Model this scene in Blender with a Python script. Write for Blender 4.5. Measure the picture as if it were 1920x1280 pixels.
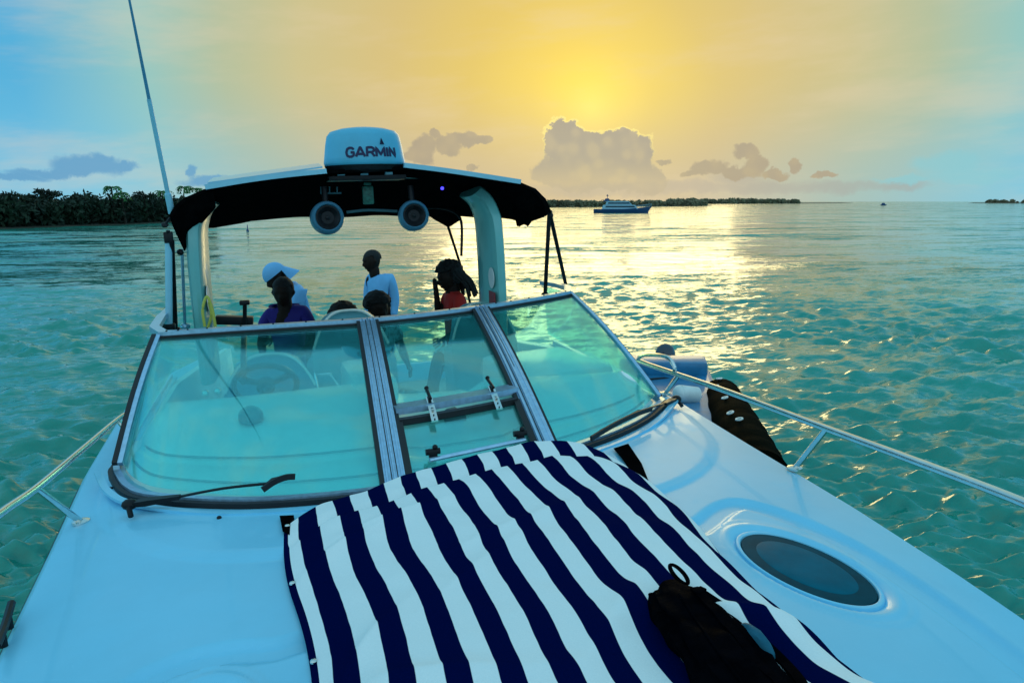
import bpy, bmesh, math, random
import numpy as np
from mathutils import Vector, Matrix, noise as mnoise
R = math.radians
random.seed(7)
rng = np.random.default_rng(11)
scene = bpy.context.scene
for o in list(bpy.data.objects):
    bpy.data.objects.remove(o)
COL = scene.collection

# ---------------------------------------------------------------- camera, frames
HC = 2.75                                   # camera height over the water
FPX = 1387.0                                # focal length in pixels of the 1920 wide photograph
PITCH = math.atan(262 / FPX); YAW = R(17.0); ROLL = R(1.75)
CX = -0.57                                  # camera is this far to starboard of the boat's centreline
cp, sp, cy_, sy_ = math.cos(PITCH), math.sin(PITCH), math.cos(YAW), math.sin(YAW)
M_cam = Matrix(((1, 0, 0), (0, -sp, cp), (0, -cp, -sp)))       # columns right, down, forward
Rz = Matrix(((cy_, sy_, 0), (-sy_, cy_, 0), (0, 0, 1)))
cr, sr = math.cos(ROLL), math.sin(ROLL)
Ry = Matrix(((cr, 0, sr), (0, 1, 0), (-sr, 0, cr)))             # the boat heels: world -> boat
MW = Rz @ M_cam
MB_ = Ry @ MW
CAMW = Vector((CX, 0, HC))
BM = Matrix.Translation(CAMW) @ Ry.transposed().to_4x4() @ Matrix.Translation(Vector((-CX, 0, 0)))
IM = Matrix.Identity(4)

cam = bpy.data.cameras.new('camera'); camo = bpy.data.objects.new('camera', cam); COL.objects.link(camo)
cam.sensor_width = 36; cam.lens = 36 * FPX / 1920; cam.clip_start = 0.05; cam.clip_end = 60000
blend_cols = Matrix((MW.col[0], -MW.col[1], -MW.col[2])).transposed()
camo.matrix_world = Matrix.Translation(CAMW) @ blend_cols.to_4x4()
scene.camera = camo

def at(px, py, x=None, y=None, z=None):
    """point of the boat frame on the photographed sight line, at a given x, y or z of the boat"""
    d = MB_ @ Vector(((px - 960) / FPX, (py - 640) / FPX, 1))
    t = (x - CX) / d.x if x is not None else (y / d.y if y is not None else z / d.z)
    return Vector((CX, 0, 0)) + d * t
def wat(px, dist, z=0.0):
    """world point at ground distance dist along the sight line's azimuth"""
    d = MW @ Vector(((px - 960) / FPX, (380 - 640) / FPX, 1)); d.z = 0; d.normalize()
    return Vector((CAMW.x + d.x * dist, CAMW.y + d.y * dist, z))
def azel(px, py):
    d = (MW @ Vector(((px - 960) / FPX, (py - 640) / FPX, 1))).normalized()
    return math.atan2(d.x, d.y), math.asin(d.z)

scene.view_settings.view_transform = 'Standard'; scene.view_settings.look = 'None'
scene.view_settings.exposure = 0.16; scene.view_settings.gamma = 1.0
scene.render.engine = 'CYCLES'
scene.cycles.max_bounces = 8; scene.cycles.transparent_max_bounces = 24
scene.cycles.sample_clamp_indirect = 4.0; scene.cycles.sample_clamp_direct = 1.0; scene.cycles.caustics_reflective = False
scene.cycles.caustics_refractive = False

# ---------------------------------------------------------------- node helpers
class NT:
    def __init__(s, nt): s.nt = nt; s.n = nt.nodes; s.l = nt.links
    def node(s, t, **k):
        n = s.n.new(t)
        for a, v in k.items(): setattr(n, a, v)
        return n
    def put(s, sock, v):
        if isinstance(v, bpy.types.NodeSocket): s.l.new(v, sock)
        elif isinstance(v, (tuple, list)) and len(v) == 3 and sock.type == 'RGBA': sock.default_value = (*v, 1)
        else: sock.default_value = v
    def m(s, op, a, b=0.0, c=None, clamp=False):
        n = s.node('ShaderNodeMath', operation=op, use_clamp=clamp)
        s.put(n.inputs[0], a); s.put(n.inputs[1], b)
        if c is not None: s.put(n.inputs[2], c)
        return n.outputs[0]
    def sstep(s, v, a, b):
        n = s.node('ShaderNodeMapRange', interpolation_type='SMOOTHSTEP')
        s.put(n.inputs['Value'], v); n.inputs['From Min'].default_value = a; n.inputs['From Max'].default_value = b
        return n.outputs[0]
    def mix(s, f, a, b, bt='MIX'):
        n = s.node('ShaderNodeMix', data_type='RGBA', blend_type=bt)
        s.put(n.inputs[0], f); s.put(n.inputs[6], a); s.put(n.inputs[7], b)
        return n.outputs[2]
    def noise(s, vec, scale, detail=4, rough=.55, **k):
        n = s.node('ShaderNodeTexNoise'); s.put(n.inputs['Vector'], vec)
        n.inputs['Scale'].default_value = scale; n.inputs['Detail'].default_value = detail
        n.inputs['Roughness'].default_value = rough
        return n.outputs['Fac']
    def ramp(s, v, stops, interp='LINEAR'):
        n = s.node('ShaderNodeValToRGB'); s.put(n.inputs[0], v); e = n.color_ramp; e.interpolation = interp
        while len(e.elements) < len(stops): e.elements.new(.5)
        for el, (p, c) in zip(e.elements, stops): el.position = p; el.color = (*c, 1)
        return n.outputs[0]
def srgb(r, g, b):
    f = lambda v: (v / 255 / 12.92) if v <= 10 else (((v / 255 + .055) / 1.055) ** 2.4)
    return (f(r), f(g), f(b))

# ---------------------------------------------------------------- sky and sun
SUN_AZ, SUN_EL = azel(1108, 205)
w = bpy.data.worlds.new('World'); scene.world = w; w.use_nodes = True
T = NT(w.node_tree); T.n.clear()
tc = T.node('ShaderNodeTexCoord').outputs['Generated']
sep = T.node('ShaderNodeSeparateXYZ'); T.l.new(tc, sep.inputs[0])
AZ = T.m('ARCTAN2', sep.outputs[0], sep.outputs[1])
EL = T.m('ARCSINE', sep.outputs[2])
def angle_from(az, el):
    v = (math.sin(az) * math.cos(el), math.cos(az) * math.cos(el), math.sin(el))
    n = T.node('ShaderNodeVectorMath', operation='DOT_PRODUCT'); T.l.new(tc, n.inputs[0]); n.inputs[1].default_value = v
    return T.m('MULTIPLY', T.m('ARCCOSINE', T.m('MINIMUM', n.outputs['Value'], .99999)), 1 / math.pi)
big = angle_from(SUN_AZ - R(2.0), R(9))
D = 1 / 180
broad = T.ramp(big, [(0, srgb(220, 186, 84)), (7 * D, srgb(214, 184, 96)), (13 * D, srgb(206, 182, 116)), (19 * D, srgb(196, 184, 132)),
                     (24 * D, srgb(172, 182, 148)), (29 * D, srgb(140, 188, 182)), (36 * D, srgb(80, 166, 206)), (60 * D, srgb(64, 172, 222)),
                     (100 * D, srgb(150, 218, 250)), (1, srgb(205, 238, 255))])
sa = angle_from(SUN_AZ, SUN_EL)
glow = T.ramp(sa, [(0, (.38, .32, .03)), (2 * D, (.26, .21, .0)), (4.5 * D, (.14, .11, 0)), (9 * D, (.04, .03, 0)), (15 * D, (0, 0, 0))])
sky = T.mix(1.0, broad, glow, 'ADD')
sky = T.mix(T.m('MULTIPLY', T.sstep(EL, R(13), R(32)), .42), sky, srgb(142, 188, 196))
# haze band along the horizon: mauve near the sun, blue away from it
band = T.sstep(EL, R(9.5), R(-.5))
hz = T.ramp(big, [(0, srgb(190, 165, 140)), (12 * D, srgb(186, 170, 150)), (22 * D, srgb(150, 180, 180)), (32 * D, srgb(120, 190, 215)), (50 * D, srgb(90, 180, 220)), (1, srgb(100, 185, 225))])
sky = T.mix(T.m('MULTIPLY', band, .85), sky, hz)
# thin high streaks
st = T.node('ShaderNodeCombineXYZ'); T.put(st.inputs[0], T.m('ADD', AZ, T.m('MULTIPLY', EL, -1.2))); T.put(st.inputs[1], T.m('MULTIPLY', EL, 4.0))
stn = T.noise(st.outputs[0], 3.2, 5, .6)
sky = T.mix(T.m('MULTIPLY', T.sstep(stn, .44, .70), .30), sky, srgb(222, 200, 168))
# the clouds, as soft unions of lobes in azimuth and elevation with a noise-broken outline
cv = T.node('ShaderNodeCombineXYZ'); T.put(cv.inputs[0], AZ); T.put(cv.inputs[1], EL)
n1 = T.noise(cv.outputs[0], 26, 6, .62)
v2 = T.node('ShaderNodeVectorMath', operation='ADD'); T.l.new(cv.outputs[0], v2.inputs[0]); v2.inputs[1].default_value = (7.3, 3.1, 1.7)
n2 = T.noise(v2.outputs[0], 26, 6, .62)
vb = T.node('ShaderNodeTexVoronoi', feature='SMOOTH_F1'); T.l.new(cv.outputs[0], vb.inputs['Vector']); vb.inputs['Scale'].default_value = 60
def cloud_field(lobes, wob):
    a = T.m('ADD', AZ, T.m('MULTIPLY', T.m('SUBTRACT', n1, .5), wob)); e = T.m('ADD', EL, T.m('MULTIPLY', T.m('SUBTRACT', n2, .5), wob))
    out = None
    for (px, py, rx, ry) in lobes:
        a0, e0 = azel(px, py)
        dx = T.m('MULTIPLY', T.m('SUBTRACT', a, a0), 1387 / rx); dy = T.m('MULTIPLY', T.m('SUBTRACT', e, e0), 1387 / ry)
        v = T.m('SUBTRACT', 1.0, T.m('ADD', T.m('MULTIPLY', dx, dx), T.m('MULTIPLY', dy, dy)))
        out = v if out is None else T.m('SMOOTH_MAX', out, v, .15)
    out = T.m('ADD', out, T.m('MULTIPLY', T.m('SUBTRACT', .45, vb.outputs['Distance']), .35))
    return out
cum = [(1058, 262, 42, 40), (1095, 290, 70, 50), (1150, 280, 60, 40), (1185, 300, 50, 50), (1085, 325, 90, 36), (1165, 330, 70, 34),
       (1040, 330, 46, 24), (1215, 335, 34, 30), (1052, 245, 20, 20)]
small = [(795, 280, 30, 26), (785, 295, 34, 18), (870, 262, 38, 16), (838, 274, 30, 20), (905, 264, 26, 12), (815, 256, 14, 12),
         (1398, 288, 26, 16), (1415, 312, 26, 20), (1330, 315, 40, 18), (1375, 322, 30, 14), (1455, 325, 26, 10), (1490, 312, 12, 14), (1300, 328, 30, 10), (1250, 300, 12, 8),
         (1545, 330, 26, 8), (885, 312, 14, 6)]
lef = [(170, 312, 66, 20), (110, 322, 90, 10), (190, 300, 26, 16), (230, 312, 30, 9), (30, 330, 60, 8), (355, 322, 10, 12), (395, 340, 60, 12)]
far = [(1775, 310, 60, 22), (1820, 330, 90, 16), (1700, 338, 60, 8)]
f1 = T.sstep(cloud_field(cum, .040), .06, .32)
bank = [(1290, 352, 120, 14), (1420, 350, 130, 16), (1560, 352, 120, 12), (1120, 358, 160, 16), (1680, 350, 60, 8), (1380, 335, 60, 12)]
f5 = T.sstep(cloud_field(bank, .03), -.15, 1.1)
f2 = T.sstep(cloud_field(small, .035), .15, .60)
f3 = T.sstep(cloud_field(lef, .03), .0, .75)
f4 = T.sstep(cloud_field(far, .03), .0, .9)
shade = T.noise(cv.outputs[0], 14, 5, .6)
ccol = T.mix(T.sstep(EL, R(1), R(9)), srgb(128, 125, 136), srgb(112, 108, 104))
ccol = T.mix(T.m('MULTIPLY', T.sstep(shade, .36, .64), .7), ccol, srgb(104, 108, 132))
ccol = T.mix(T.m('MULTIPLY', T.sstep(T.m('SUBTRACT', vb.outputs['Distance'], T.m('MULTIPLY', n1, .4)), -.05, .35), .25), srgb(176, 160, 134), ccol)
sky = T.mix(T.m('MULTIPLY', f4, .55), sky, srgb(125, 190, 200))
sky = T.mix(T.m('MULTIPLY', f3, .85), sky, srgb(92, 150, 190))
sky = T.mix(T.m('MULTIPLY', f5, .45), sky, srgb(156, 148, 146))
sky = T.mix(T.m('MULTIPLY', f2, .88), sky, T.mix(.35, ccol, srgb(160, 140, 112)))
sky = T.mix(T.m('MULTIPLY', f1, T.m('ADD', .45, T.m('MULTIPLY', T.sstep(EL, R(.8), R(3.2)), .55))), sky, ccol)
rim = T.m('MULTIPLY', T.m('MULTIPLY', T.m('MULTIPLY', f1, T.m('SUBTRACT', 1.0, f1)), 4.0), T.sstep(EL, R(2.2), R(6)))
sky = T.mix(T.m('MULTIPLY', rim, .8), sky, (1.0, .80, .22))
# physical dusk sky added underneath for the overall fall-off of light
ns = T.node('ShaderNodeTexSky', sky_type='NISHITA'); ns.sun_disc = False; ns.sun_elevation = SUN_EL; ns.sun_rotation = SUN_AZ
sc_ = T.mix(1.0, ns.outputs[0], (.0012, .0022, .0035), 'MULTIPLY')
sky = T.mix(1.0, sky, sc_, 'ADD')
bg = T.node('ShaderNodeBackground'); T.l.new(sky, bg.inputs[0]); bg.inputs[1].default_value = 1.0
T.l.new(bg.outputs[0], T.node('ShaderNodeOutputWorld').inputs[0])
w.cycles.sampling_method = 'MANUAL'; w.cycles.sample_map_resolution = 512

sl = bpy.data.lights.new('sun', 'SUN'); sl.energy = .5; sl.angle = R(24); sl.color = (1, .80, .38)
so = bpy.data.objects.new('sun', sl); COL.objects.link(so)
sd = Vector((math.sin(SUN_AZ) * math.cos(SUN_EL), math.cos(SUN_AZ) * math.cos(SUN_EL), math.sin(SUN_EL)))
so.rotation_euler = sd.to_track_quat('Z', 'Y').to_euler()
so.location = (0, 0, 30)

# ---------------------------------------------------------------- materials
MATS = {}
def mat(name, col, rough=.5, metal=0, coat=0, bump=0, bscale=30, var=0, vscale=8, spec=.5, emit=None, es=0, sheen=0):
    m_ = bpy.data.materials.new(name); m_.use_nodes = True
    N = NT(m_.node_tree); p = N.n['Principled BSDF']; c = N.node('ShaderNodeTexCoord').outputs['Object']
    p.inputs['Roughness'].default_value = rough; p.inputs['Metallic'].default_value = metal
    p.inputs['Coat Weight'].default_value = coat; p.inputs['Coat Roughness'].default_value = .06
    p.inputs['Specular IOR Level'].default_value = spec; p.inputs['Sheen Weight'].default_value = sheen
    if var:
        n = N.noise(c, vscale, 5, .6)
        N.put(p.inputs['Base Color'], N.mix(N.sstep(n, .3, .7), tuple(v * (1 - var) for v in col), tuple(min(1, v * (1 + var)) for v in col)))
        N.put(p.inputs['Roughness'], N.m('ADD', N.m('MULTIPLY', n, .16), rough - .08, clamp=True))
    else: N.put(p.inputs['Base Color'], col)
    if bump:
        b = N.node('ShaderNodeBump'); b.inputs['Strength'].default_value = bump; b.inputs['Distance'].default_value = .01
        N.put(b.inputs['Height'], N.noise(c, bscale, 4, .6)); N.l.new(b.outputs[0], p.inputs['Normal'])
    if emit: N.put(p.inputs['Emission Color'], emit); p.inputs['Emission Strength'].default_value = es
    MATS[name] = m_
    return m_
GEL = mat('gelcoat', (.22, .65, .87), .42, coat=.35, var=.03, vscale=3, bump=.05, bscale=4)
_n = NT(GEL.node_tree); _p = _n.n['Principled BSDF']; _c = _n.node('ShaderNodeTexCoord').outputs['Object']
_s = _n.sstep(_n.noise(_c, 9, 6, .7), .52, .74); _d = _n.sstep(_n.noise(_c, 120, 2, .5), .70, .76)
_n.put(_p.inputs['Roughness'], _n.m('ADD', .34, _n.m('MULTIPLY', _s, .22)))
_n.put(_p.inputs['Coat Roughness'], _n.m('ADD', .05, _n.m('ADD', _n.m('MULTIPLY', _s, .20), _n.m('MULTIPLY', _d, .3))))
_b = _p.inputs['Base Color'].links[0].from_socket; _n.put(_p.inputs['Base Color'], _n.mix(_n.m('MULTIPLY', _n.m('ADD', _s, _d, clamp=True), .10), _b, (.45, .74, .88)))
GELIN = mat('gelcoat_inside', (.86, .95, .90), .38, coat=.3, var=.05, vscale=5)
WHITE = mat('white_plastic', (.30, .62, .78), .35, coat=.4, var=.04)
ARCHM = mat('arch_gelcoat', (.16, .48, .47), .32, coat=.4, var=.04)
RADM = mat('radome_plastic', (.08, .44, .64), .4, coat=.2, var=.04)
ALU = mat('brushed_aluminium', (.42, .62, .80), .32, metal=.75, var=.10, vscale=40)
SPKM = mat('speaker_shell', (.07, .22, .34), .35, coat=.4, var=.05)
STEEL = mat('polished_steel', (.78, .78, .74), .16, metal=1, var=.06, vscale=20)
RUBBER = mat('black_rubber', (.008, .008, .010), .55, bump=.1, bscale=60)
BLACK = mat('black_plastic', (.010, .011, .014), .38, var=.3)
CANVAS = mat('black_canvas', (.0035, .0035, .004), .9, spec=.15, bump=.35, bscale=160, var=.3, vscale=14)
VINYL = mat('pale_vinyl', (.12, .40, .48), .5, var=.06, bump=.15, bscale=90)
DVINYL = mat('dark_vinyl', (.05, .16, .20), .55, var=.1, bump=.15, bscale=90)
BLUEV = mat('blue_vinyl', (.06, .26, .42), .5, var=.1, bump=.15, bscale=90)
SKIN = mat('dark_skin', (.014, .007, .0045), .6, spec=.2, var=.15, vscale=12)
HAIR = mat('black_hair', (.004, .0035, .004), .75, bump=.9, bscale=90)
BLUES = mat('pale_blue_shirt', (.16, .46, .80), .8, var=.08, bump=.3, bscale=40)
PURPLE = mat('purple_top', (.02, .012, .20), .85, var=.1, bump=.3, bscale=40)
REDS = mat('red_top', (.50, .015, .010), .8, var=.15, bump=.3, bscale=40)
DPANTS = mat('dark_trousers', (.010, .022, .05), .85, var=.2, bump=.3, bscale=40)
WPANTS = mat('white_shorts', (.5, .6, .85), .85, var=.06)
PRINT = mat('printed_cloth', (.15, .45, .50), .8, var=.75, vscale=22)
CAPM = mat('pale_blue_cap', (.18, .48, .82), .75, bump=.3, bscale=120)
NAVYL = mat('navy_lettering', (.004, .004, .06), .5)
BAGM = mat('black_nylon', (.0015, .0018, .003), .42, spec=.02, var=.4, vscale=20, bump=.5, bscale=14)
BAGT = mat('bag_trim', (.02, .12, .18), .4, var=.2)
LENS = mat('blue_lamp', (.01, .01, .2), .3, emit=(.05, .04, 1.0), es=3.0)
GREENB = mat('green_label', (.02, .16, .12), .4, var=.5, vscale=60)
TUBEM = mat('tender_rubber', (.005, .005, .003), .75, spec=.2, var=.4, vscale=5, bump=1.0, bscale=9)
TENDH = mat('tender_hull', (.02, .20, .38), .4, coat=.2, var=.15)
COWL = mat('outboard_cowl', (.008, .025, .05), .25, coat=.5)
GREYW = mat('rings_white', (.75, .78, .75), .5, var=.1)
PANEL = mat('instrument_panel', (.02, .05, .06), .3)
STAINR = mat('red_sticker', (.3, .015, .02), .5); STAINW = mat('white_sticker', (.8, .8, .8), .5)
CARPET = mat('cockpit_floor', (.30, .36, .32), .8, var=.4, vscale=70)
YROPE = mat('yellow_line', (.55, .55, .10), .8)

for m_, v_ in ((BLACK, 1.3), (BAGM, 1.07), (CANVAS, 1.05), (TUBEM, 1.06), (BAGT, 1.1)): m_.node_tree.nodes['Principled BSDF'].inputs['IOR'].default_value = v_
def glass_mat(name, tint, refl=1.0, rough=.02, veil=0.0):
    m_ = bpy.data.materials.new(name); m_.use_nodes = True; N = NT(m_.node_tree); N.n.clear()
    tr = N.node('ShaderNodeBsdfTransparent'); tr.inputs[0].default_value = (*tint, 1)
    gl = N.node('ShaderNodeBsdfGlossy'); gl.inputs['Roughness'].default_value = rough; gl.inputs[0].default_value = (.9, 1, 1, 1)
    fr = N.node('ShaderNodeFresnel'); fr.inputs[0].default_value = 1.5
    c = N.node('ShaderNodeTexCoord').outputs['Object']
    mx = N.node('ShaderNodeMixShader'); N.put(mx.inputs[0], N.m('MULTIPLY', fr.outputs[0], refl, clamp=True)); N.l.new(tr.outputs[0], mx.inputs[1]); N.l.new(gl.outputs[0], mx.inputs[2])
    out = mx.outputs[0]
    if veil:      # pale diffuse layer standing in for the milky sky reflection on the glass
        df = N.node('ShaderNodeBsdfDiffuse'); df.inputs[0].default_value = (.15, .90, .85, 1)
        m2 = N.node('ShaderNodeMixShader'); N.put(m2.inputs[0], N.m('MULTIPLY', N.sstep(N.noise(c, 3.0, 6, .65), .2, .8), veil))
        N.l.new(out, m2.inputs[1]); N.l.new(df.outputs[0], m2.inputs[2]); out = m2.outputs[0]
    N.l.new(out, N.node('ShaderNodeOutputMaterial').inputs[0])
    return m_
GLASS = glass_mat('tinted_windshield_glass', (.64, .99, .97), .6, veil=.05)
HGLASS = mat('dark_hatch_glass', (.002, .060, .085), .5, spec=.03, var=.15, vscale=10)
HGLASS2 = mat('hatch_glass_clear', (.002, .115, .17), .5, spec=.03, var=.12, vscale=10)

# ---------------------------------------------------------------- object helpers
ORG = {}
def props(o, label, cat, group=None, kind=None):
    if label: o['label'] = label
    if cat: o['category'] = cat
    if group: o['group'] = group
    if kind: o['kind'] = kind
    return o
def thing(name, label, cat, loc=(0, 0, 0), frame=BM, group=None):
    o = bpy.data.objects.new(name, None); COL.objects.link(o); o.empty_display_size = .2
    o.matrix_world = frame @ Matrix.Translation(Vector(loc)); ORG[o] = Vector(loc)
    return props(o, label, cat, group)
def mesh_from(name, bm, m, org=Vector((0, 0, 0)), smooth=True):
    me = bpy.data.meshes.new(name)
    bmesh.ops.translate(bm, verts=bm.verts, vec=-org)
    bm.to_mesh(me); bm.free()
    for mm in (m if isinstance(m, (list, tuple)) else [m]): me.materials.append(mm)
    if smooth:
        me.polygons.foreach_set('use_smooth', [True] * len(me.polygons))
        try: me.set_sharp_from_angle(angle=R(38))
        except Exception: pass
    return me
def part(name, bm, m, parent, label=None, smooth=True):
    me = mesh_from(name, bm, m, ORG[parent], smooth)
    o = bpy.data.objects.new(name, me); COL.objects.link(o); o.parent = parent; ORG[o] = ORG[parent]
    if label: o['label'] = label
    return o
def solo(name, bm, m, label, cat, loc=(0, 0, 0), frame=BM, group=None, kind=None, smooth=True):
    me = mesh_from(name, bm, m, Vector(loc), smooth)
    o = bpy.data.objects.new(name, me); COL.objects.link(o)
    o.matrix_world = frame @ Matrix.Translation(Vector(loc)); ORG[o] = Vector(loc)
    return props(o, label, cat, group, kind)
def NB(): return bmesh.new()
def box(bm, c, s, rot=None, bev=0.0):
    g = bmesh.ops.create_cube(bm, size=1)
    M = Matrix.Translation(Vector(c)) @ (rot.to_4x4() if rot is not None else IM) @ Matrix.Diagonal((*s, 1))
    bmesh.ops.transform(bm, matrix=M, verts=g['verts'])
    if bev:
        es = list({e for v in g['verts'] for e in v.link_edges})
        bmesh.ops.bevel(bm, geom=es, offset=bev, segments=2, affect='EDGES', profile=.6)
    return bm
def spline(pts, n=8):
    pts = [Vector(p) for p in pts]
    if len(pts) < 3: return [pts[0].lerp(pts[-1], i / n) for i in range(n + 1)]
    P = [pts[0] * 2 - pts[1]] + pts + [pts[-1] * 2 - pts[-2]]; out = []
    for i in range(1, len(P) - 2):
        for k in range(n):
            t = k / n; a, b, c, d = P[i - 1], P[i], P[i + 1], P[i + 2]
            out.append(.5 * ((2 * b) + (c - a) * t + (2 * a - 5 * b + 4 * c - d) * t * t + (3 * b - a - 3 * c + d) * t ** 3))
    out.append(pts[-1]); return out
def sweep(bm, pts, prof, up=Vector((0, 0, 1)), closed=False, cap=True, scale=None):
    """prof: list of (a, b): a along side vector, b along the up-ish normal"""
    pts = [Vector(p) for p in pts]; n = len(pts); rings = []
    for i, p in enumerate(pts):
        a = pts[(i - 1) % n] if closed or i else p; b = pts[(i + 1) % n] if closed or i < n - 1 else p
        t = (b - a).normalized()
        u0 = up[i] if isinstance(up, list) else up
        if abs(t.dot(u0)) > .98: u0 = Vector((0, 1, .01))
        s = t.cross(u0).normalized(); u = s.cross(t).normalized()
        k = scale[i] if scale else 1
        rings.append([bm.verts.new(p + s * q[0] * k + u * q[1] * k) for q in prof])
    m = len(prof)
    for i in range(n if closed else n - 1):
        A, B = rings[i], rings[(i + 1) % n]
        for j in range(m): bm.faces.new((A[j], A[(j + 1) % m], B[(j + 1) % m], B[j]))
    if cap and not closed:
        bm.faces.new(rings[0][::-1]); bm.faces.new(rings[-1])
    return bm
def circ(r, n=10, rb=None): return [(r * math.cos(2 * math.pi * i / n), (rb or r) * math.sin(2 * math.pi * i / n)) for i in range(n)]
def rect(a, b): return [(-a / 2, -b / 2), (a / 2, -b / 2), (a / 2, b / 2), (-a / 2, b / 2)]
def tube(bm, pts, r, n=10, smooth=0, scale=None):
    return sweep(bm, spline(pts, smooth) if smooth else pts, circ(r, n), scale=scale)
def lathe(bm, prof, c, n=32, axis=None):
    c = Vector(c); rot = Vector((0, 0, 1)).rotation_difference(Vector(axis)).to_matrix() if axis is not None else Matrix.Identity(3)
    rings = [[bm.verts.new(c + rot @ Vector((r * math.cos(2 * math.pi * i / n), r * math.sin(2 * math.pi * i / n), z))) for i in range(n)] for r, z in prof]
    for a, b in zip(rings, rings[1:]):
        for i in range(n): bm.faces.new((a[i], a[(i + 1) % n], b[(i + 1) % n], b[i]))
    bm.faces.new(rings[0][::-1]); bm.faces.new(rings[-1]); return bm
def ball(bm, c, r, sub=3, n=0, ns=4, squash=None):
    g = bmesh.ops.create_icosphere(bm, subdivisions=sub, radius=1)
    for v in g['verts']:
        d = v.co.copy(); k = 1 + (n * mnoise.noise(d * ns + Vector(c)) if n else 0)
        s = Vector(r) if not isinstance(r, (int, float)) else Vector((r, r, r))
        v.co = Vector((d.x * s.x, d.y * s.y, d.z * s.z)) * k
        if squash: v.co = squash @ v.co
        v.co += Vector(c)
    return bm
def grid(bm, f, nu, nv, mask=None):
    V = [[bm.verts.new(f(i / nu, j / nv)) for j in range(nv + 1)] for i in range(nu + 1)]
    for i in range(nu):
        for j in range(nv):
            if mask and not mask(i / nu, j / nv): continue
            bm.faces.new((V[i][j], V[i + 1][j], V[i + 1][j + 1], V[i][j + 1]))
    return V
def solid(bm, th):
    bmesh.ops.recalc_face_normals(bm, faces=bm.faces)
    bmesh.ops.solidify(bm, geom=list(bm.faces), thickness=th); return bm
def sm(a, b, x):
    t = min(1, max(0, (x - a) / (b - a))); return t * t * (3 - 2 * t)

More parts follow.
